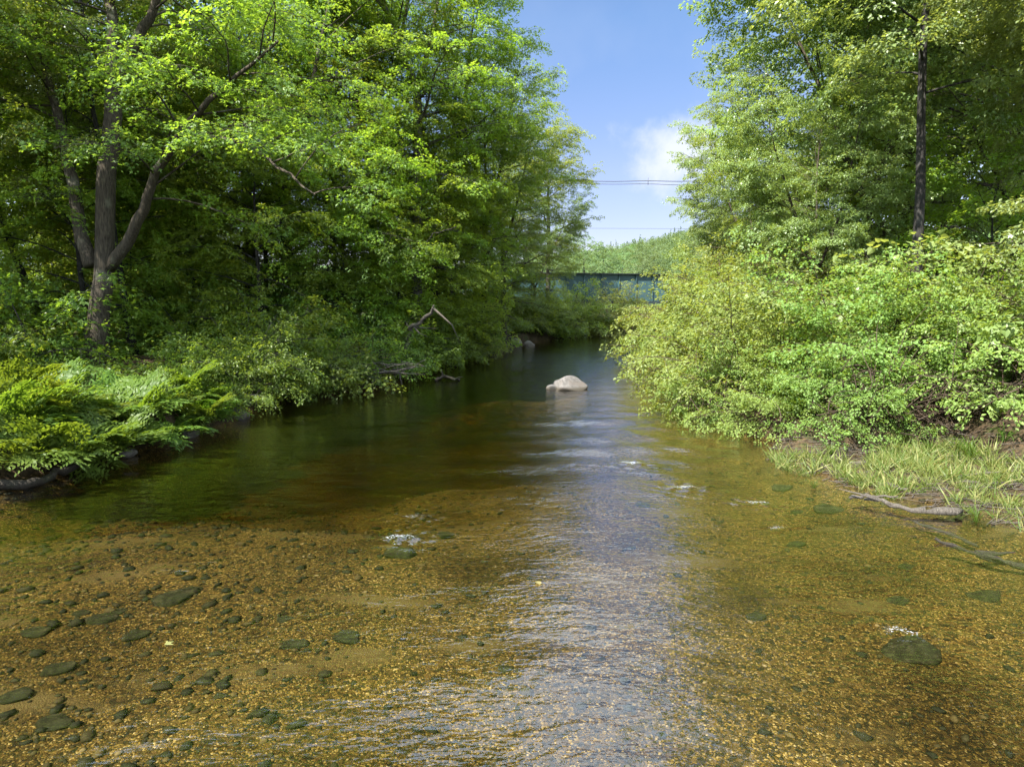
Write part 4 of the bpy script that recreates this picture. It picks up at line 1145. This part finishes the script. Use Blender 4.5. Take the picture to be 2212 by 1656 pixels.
# floating leaves
def leaf_thing(px, py, L, rz, lab, z=.012, shape='oval'):
    q = on_z(px, py, z); lv = Leaves()
    r = np.random.default_rng(int(px))
    lv.add(np.zeros((1, 3)), np.array([[math.cos(rz), math.sin(rz), .02]]), np.array([[.1, 0, 1.]]), np.array([L]), np.array([1.]))
    o = lv.build('fallen_leaf', LF['grass'], None, shape); o.location = q
    tag(o, lab, 'leaf')
leaf_thing(1166, 1262, .11, 1.9, 'single yellow-green leaf floating at the edge of the sky reflection')
leaf_thing(355, 1392, .085, 1.0, 'pale green leaf caught on the gravel among dark cobbles', -.02, 'lobed')

# ------------------------------------------------------------------ light, sky
SUN_EL, SUN_AZ = rad(51), rad(-47)      # azimuth: from the west bank (-X), turned toward +Y by SUN_AZ
sv = Vector((-math.cos(SUN_EL) * math.cos(SUN_AZ), math.cos(SUN_EL) * math.sin(SUN_AZ), math.sin(SUN_EL)))
sun = bpy.data.lights.new('sun', 'SUN'); sun.energy = 5.0; sun.angle = rad(.53); sun.color = (1, .955, .88)
so = bpy.data.objects.new('sun', sun); C.objects.link(so); so.rotation_euler = sv.to_track_quat('Z', 'Y').to_euler(); so.location = (-30, 0, 40)

W = bpy.data.worlds.new('World'); SC.world = W; W.use_nodes = True
nt = W.node_tree; nt.nodes.clear(); L = nt.links.new
out = nt.nodes.new('ShaderNodeOutputWorld')
sky = nt.nodes.new('ShaderNodeTexSky'); sky.sky_type = 'NISHITA'; sky.sun_disc = False
sky.sun_elevation = SUN_EL; sky.sun_rotation = math.atan2(sv.x, sv.y); sky.air_density = .85; sky.dust_density = .05; sky.ozone_density = 2.0
tc = nt.nodes.new('ShaderNodeTexCoord')
# one soft cumulus low ahead, faint veils round it
cd = Vector(ray(1490, 335)).normalized()
sub = N(nt, 'ShaderNodeVectorMath', operation='SUBTRACT'); L(tc.outputs['Generated'], sub.inputs[0]); sub.inputs[1].default_value = cd
scl = N(nt, 'ShaderNodeVectorMath', operation='MULTIPLY'); L(sub.outputs[0], scl.inputs[0]); scl.inputs[1].default_value = (1 / .085, 1 / .085, 1 / .052)
ln = N(nt, 'ShaderNodeVectorMath', operation='LENGTH'); L(scl.outputs[0], ln.inputs[0])
nz = N(nt, 'ShaderNodeTexNoise', Scale=16.0, Detail=7.0, Roughness=.58); L(tc.outputs['Generated'], nz.inputs['Vector'])
ma = N(nt, 'ShaderNodeMath', operation='MULTIPLY_ADD'); ma.inputs[1].default_value = -2.2; L(nz.outputs['Fac'], ma.inputs[0]); L(ln.outputs['Value'], ma.inputs[2])
mr = N(nt, 'ShaderNodeMapRange'); mr.interpolation_type = 'SMOOTHSTEP'
mr.inputs['From Min'].default_value = .15; mr.inputs['From Max'].default_value = -1.0; mr.inputs['To Max'].default_value = .85; L(ma.outputs[0], mr.inputs['Value'])
nv = N(nt, 'ShaderNodeTexNoise', Scale=4.0, Detail=5.0, Roughness=.5); L(tc.outputs['Generated'], nv.inputs['Vector'])
mv = N(nt, 'ShaderNodeMapRange'); mv.inputs['From Min'].default_value = .5; mv.inputs['From Max'].default_value = .8; mv.inputs['To Max'].default_value = .16; L(nv.outputs['Fac'], mv.inputs['Value'])
sp = N(nt, 'ShaderNodeSeparateXYZ'); L(tc.outputs['Generated'], sp.inputs[0])
up_ = N(nt, 'ShaderNodeMapRange'); up_.interpolation_type = 'SMOOTHSTEP'; up_.inputs['From Min'].default_value = .41; up_.inputs['From Max'].default_value = .53; L(sp.outputs['Z'], up_.inputs['Value'])
sd_ = N(nt, 'ShaderNodeMapRange'); sd_.interpolation_type = 'SMOOTHSTEP'; sd_.inputs['From Min'].default_value = .90; sd_.inputs['From Max'].default_value = .72; L(sp.outputs['Y'], sd_.inputs['Value'])
ar = N(nt, 'ShaderNodeMath', operation='MAXIMUM'); L(up_.outputs[0], ar.inputs[0]); L(sd_.outputs[0], ar.inputs[1])
nc = N(nt, 'ShaderNodeTexNoise', Scale=2.6, Detail=8.0, Roughness=.6); L(tc.outputs['Generated'], nc.inputs['Vector'])
cc = N(nt, 'ShaderNodeMapRange'); cc.interpolation_type = 'SMOOTHSTEP'; cc.inputs['From Min'].default_value = .33; cc.inputs['From Max'].default_value = .52; cc.inputs['To Max'].default_value = .85; L(nc.outputs['Fac'], cc.inputs['Value'])
cl = N(nt, 'ShaderNodeMath', operation='MULTIPLY'); L(ar.outputs[0], cl.inputs[0]); L(cc.outputs[0], cl.inputs[1])  # bright clouds added outside the view to lift the shade and water reflection
mxm = N(nt, 'ShaderNodeMath', operation='MAXIMUM'); L(mr.outputs[0], mxm.inputs[0]); L(mv.outputs[0], mxm.inputs[1])
tint = N(nt, 'ShaderNodeMix', data_type='RGBA', blend_type='MULTIPLY'); tint.inputs['Factor'].default_value = 1; L(sky.outputs[0], tint.inputs['A']); tint.inputs['B'].default_value = (.90, .965, 1.04, 1)
lz = N(nt, 'ShaderNodeMapRange'); lz.inputs['From Max'].default_value = .36; L(sp.outputs['Z'], lz.inputs['Value'])
lr = ramp(nt, [(0, (.70, .52, .50)), (.5, (1.02, .80, .80)), (1, (1, 1, 1))]); L(lz.outputs[0], lr.inputs['Fac'])
low = N(nt, 'ShaderNodeMix', data_type='RGBA', blend_type='MULTIPLY'); low.inputs['Factor'].default_value = 1; L(tint.outputs['Result'], low.inputs['A']); L(lr.outputs['Color'], low.inputs['B'])
mx = N(nt, 'ShaderNodeMix', data_type='RGBA'); L(mxm.outputs[0], mx.inputs['Factor']); L(low.outputs['Result'], mx.inputs['A']); mx.inputs['B'].default_value = (4.6, 4.8, 5.4, 1)
bg = nt.nodes.new('ShaderNodeBackground'); bg.inputs['Strength'].default_value = .052; mc = N(nt, 'ShaderNodeMix', data_type='RGBA'); L(cl.outputs[0], mc.inputs['Factor']); L(mx.outputs['Result'], mc.inputs['A']); mc.inputs['B'].default_value = (11.5, 13.9, 17.0, 1)
L(mc.outputs['Result'], bg.inputs['Color']); L(bg.outputs[0], out.inputs['Surface'])

# ------------------------------------------------------------------ camera, render settings
cam = bpy.data.cameras.new('camera'); cam.sensor_width = 36; cam.lens = 36 * F / 2212; cam.clip_end = 5000; cam.clip_start = .05
co = bpy.data.objects.new('camera', cam); C.objects.link(co); co.location = (0, 0, CAM_H); co.rotation_euler = (PI / 2 - PITCH, 0, 0)
SC.camera = co
SC.view_settings.view_transform = 'Standard'; SC.view_settings.look = 'None'; SC.view_settings.exposure = 2.1; SC.view_settings.gamma = 1
cy = SC.cycles
cy.max_bounces = 10; cy.diffuse_bounces = 6; cy.glossy_bounces = 3; cy.transmission_bounces = 6; cy.transparent_max_bounces = 12; cy.volume_bounces = 0
cy.caustics_reflective = False; cy.caustics_refractive = False; cy.sample_clamp_indirect = 6.0
cy.use_denoising = True
for a_, v_ in (('denoiser', 'OPENIMAGEDENOISE'), ('denoising_input_passes', 'RGB_ALBEDO_NORMAL')):
    try: setattr(cy, a_, v_)
    except Exception: pass
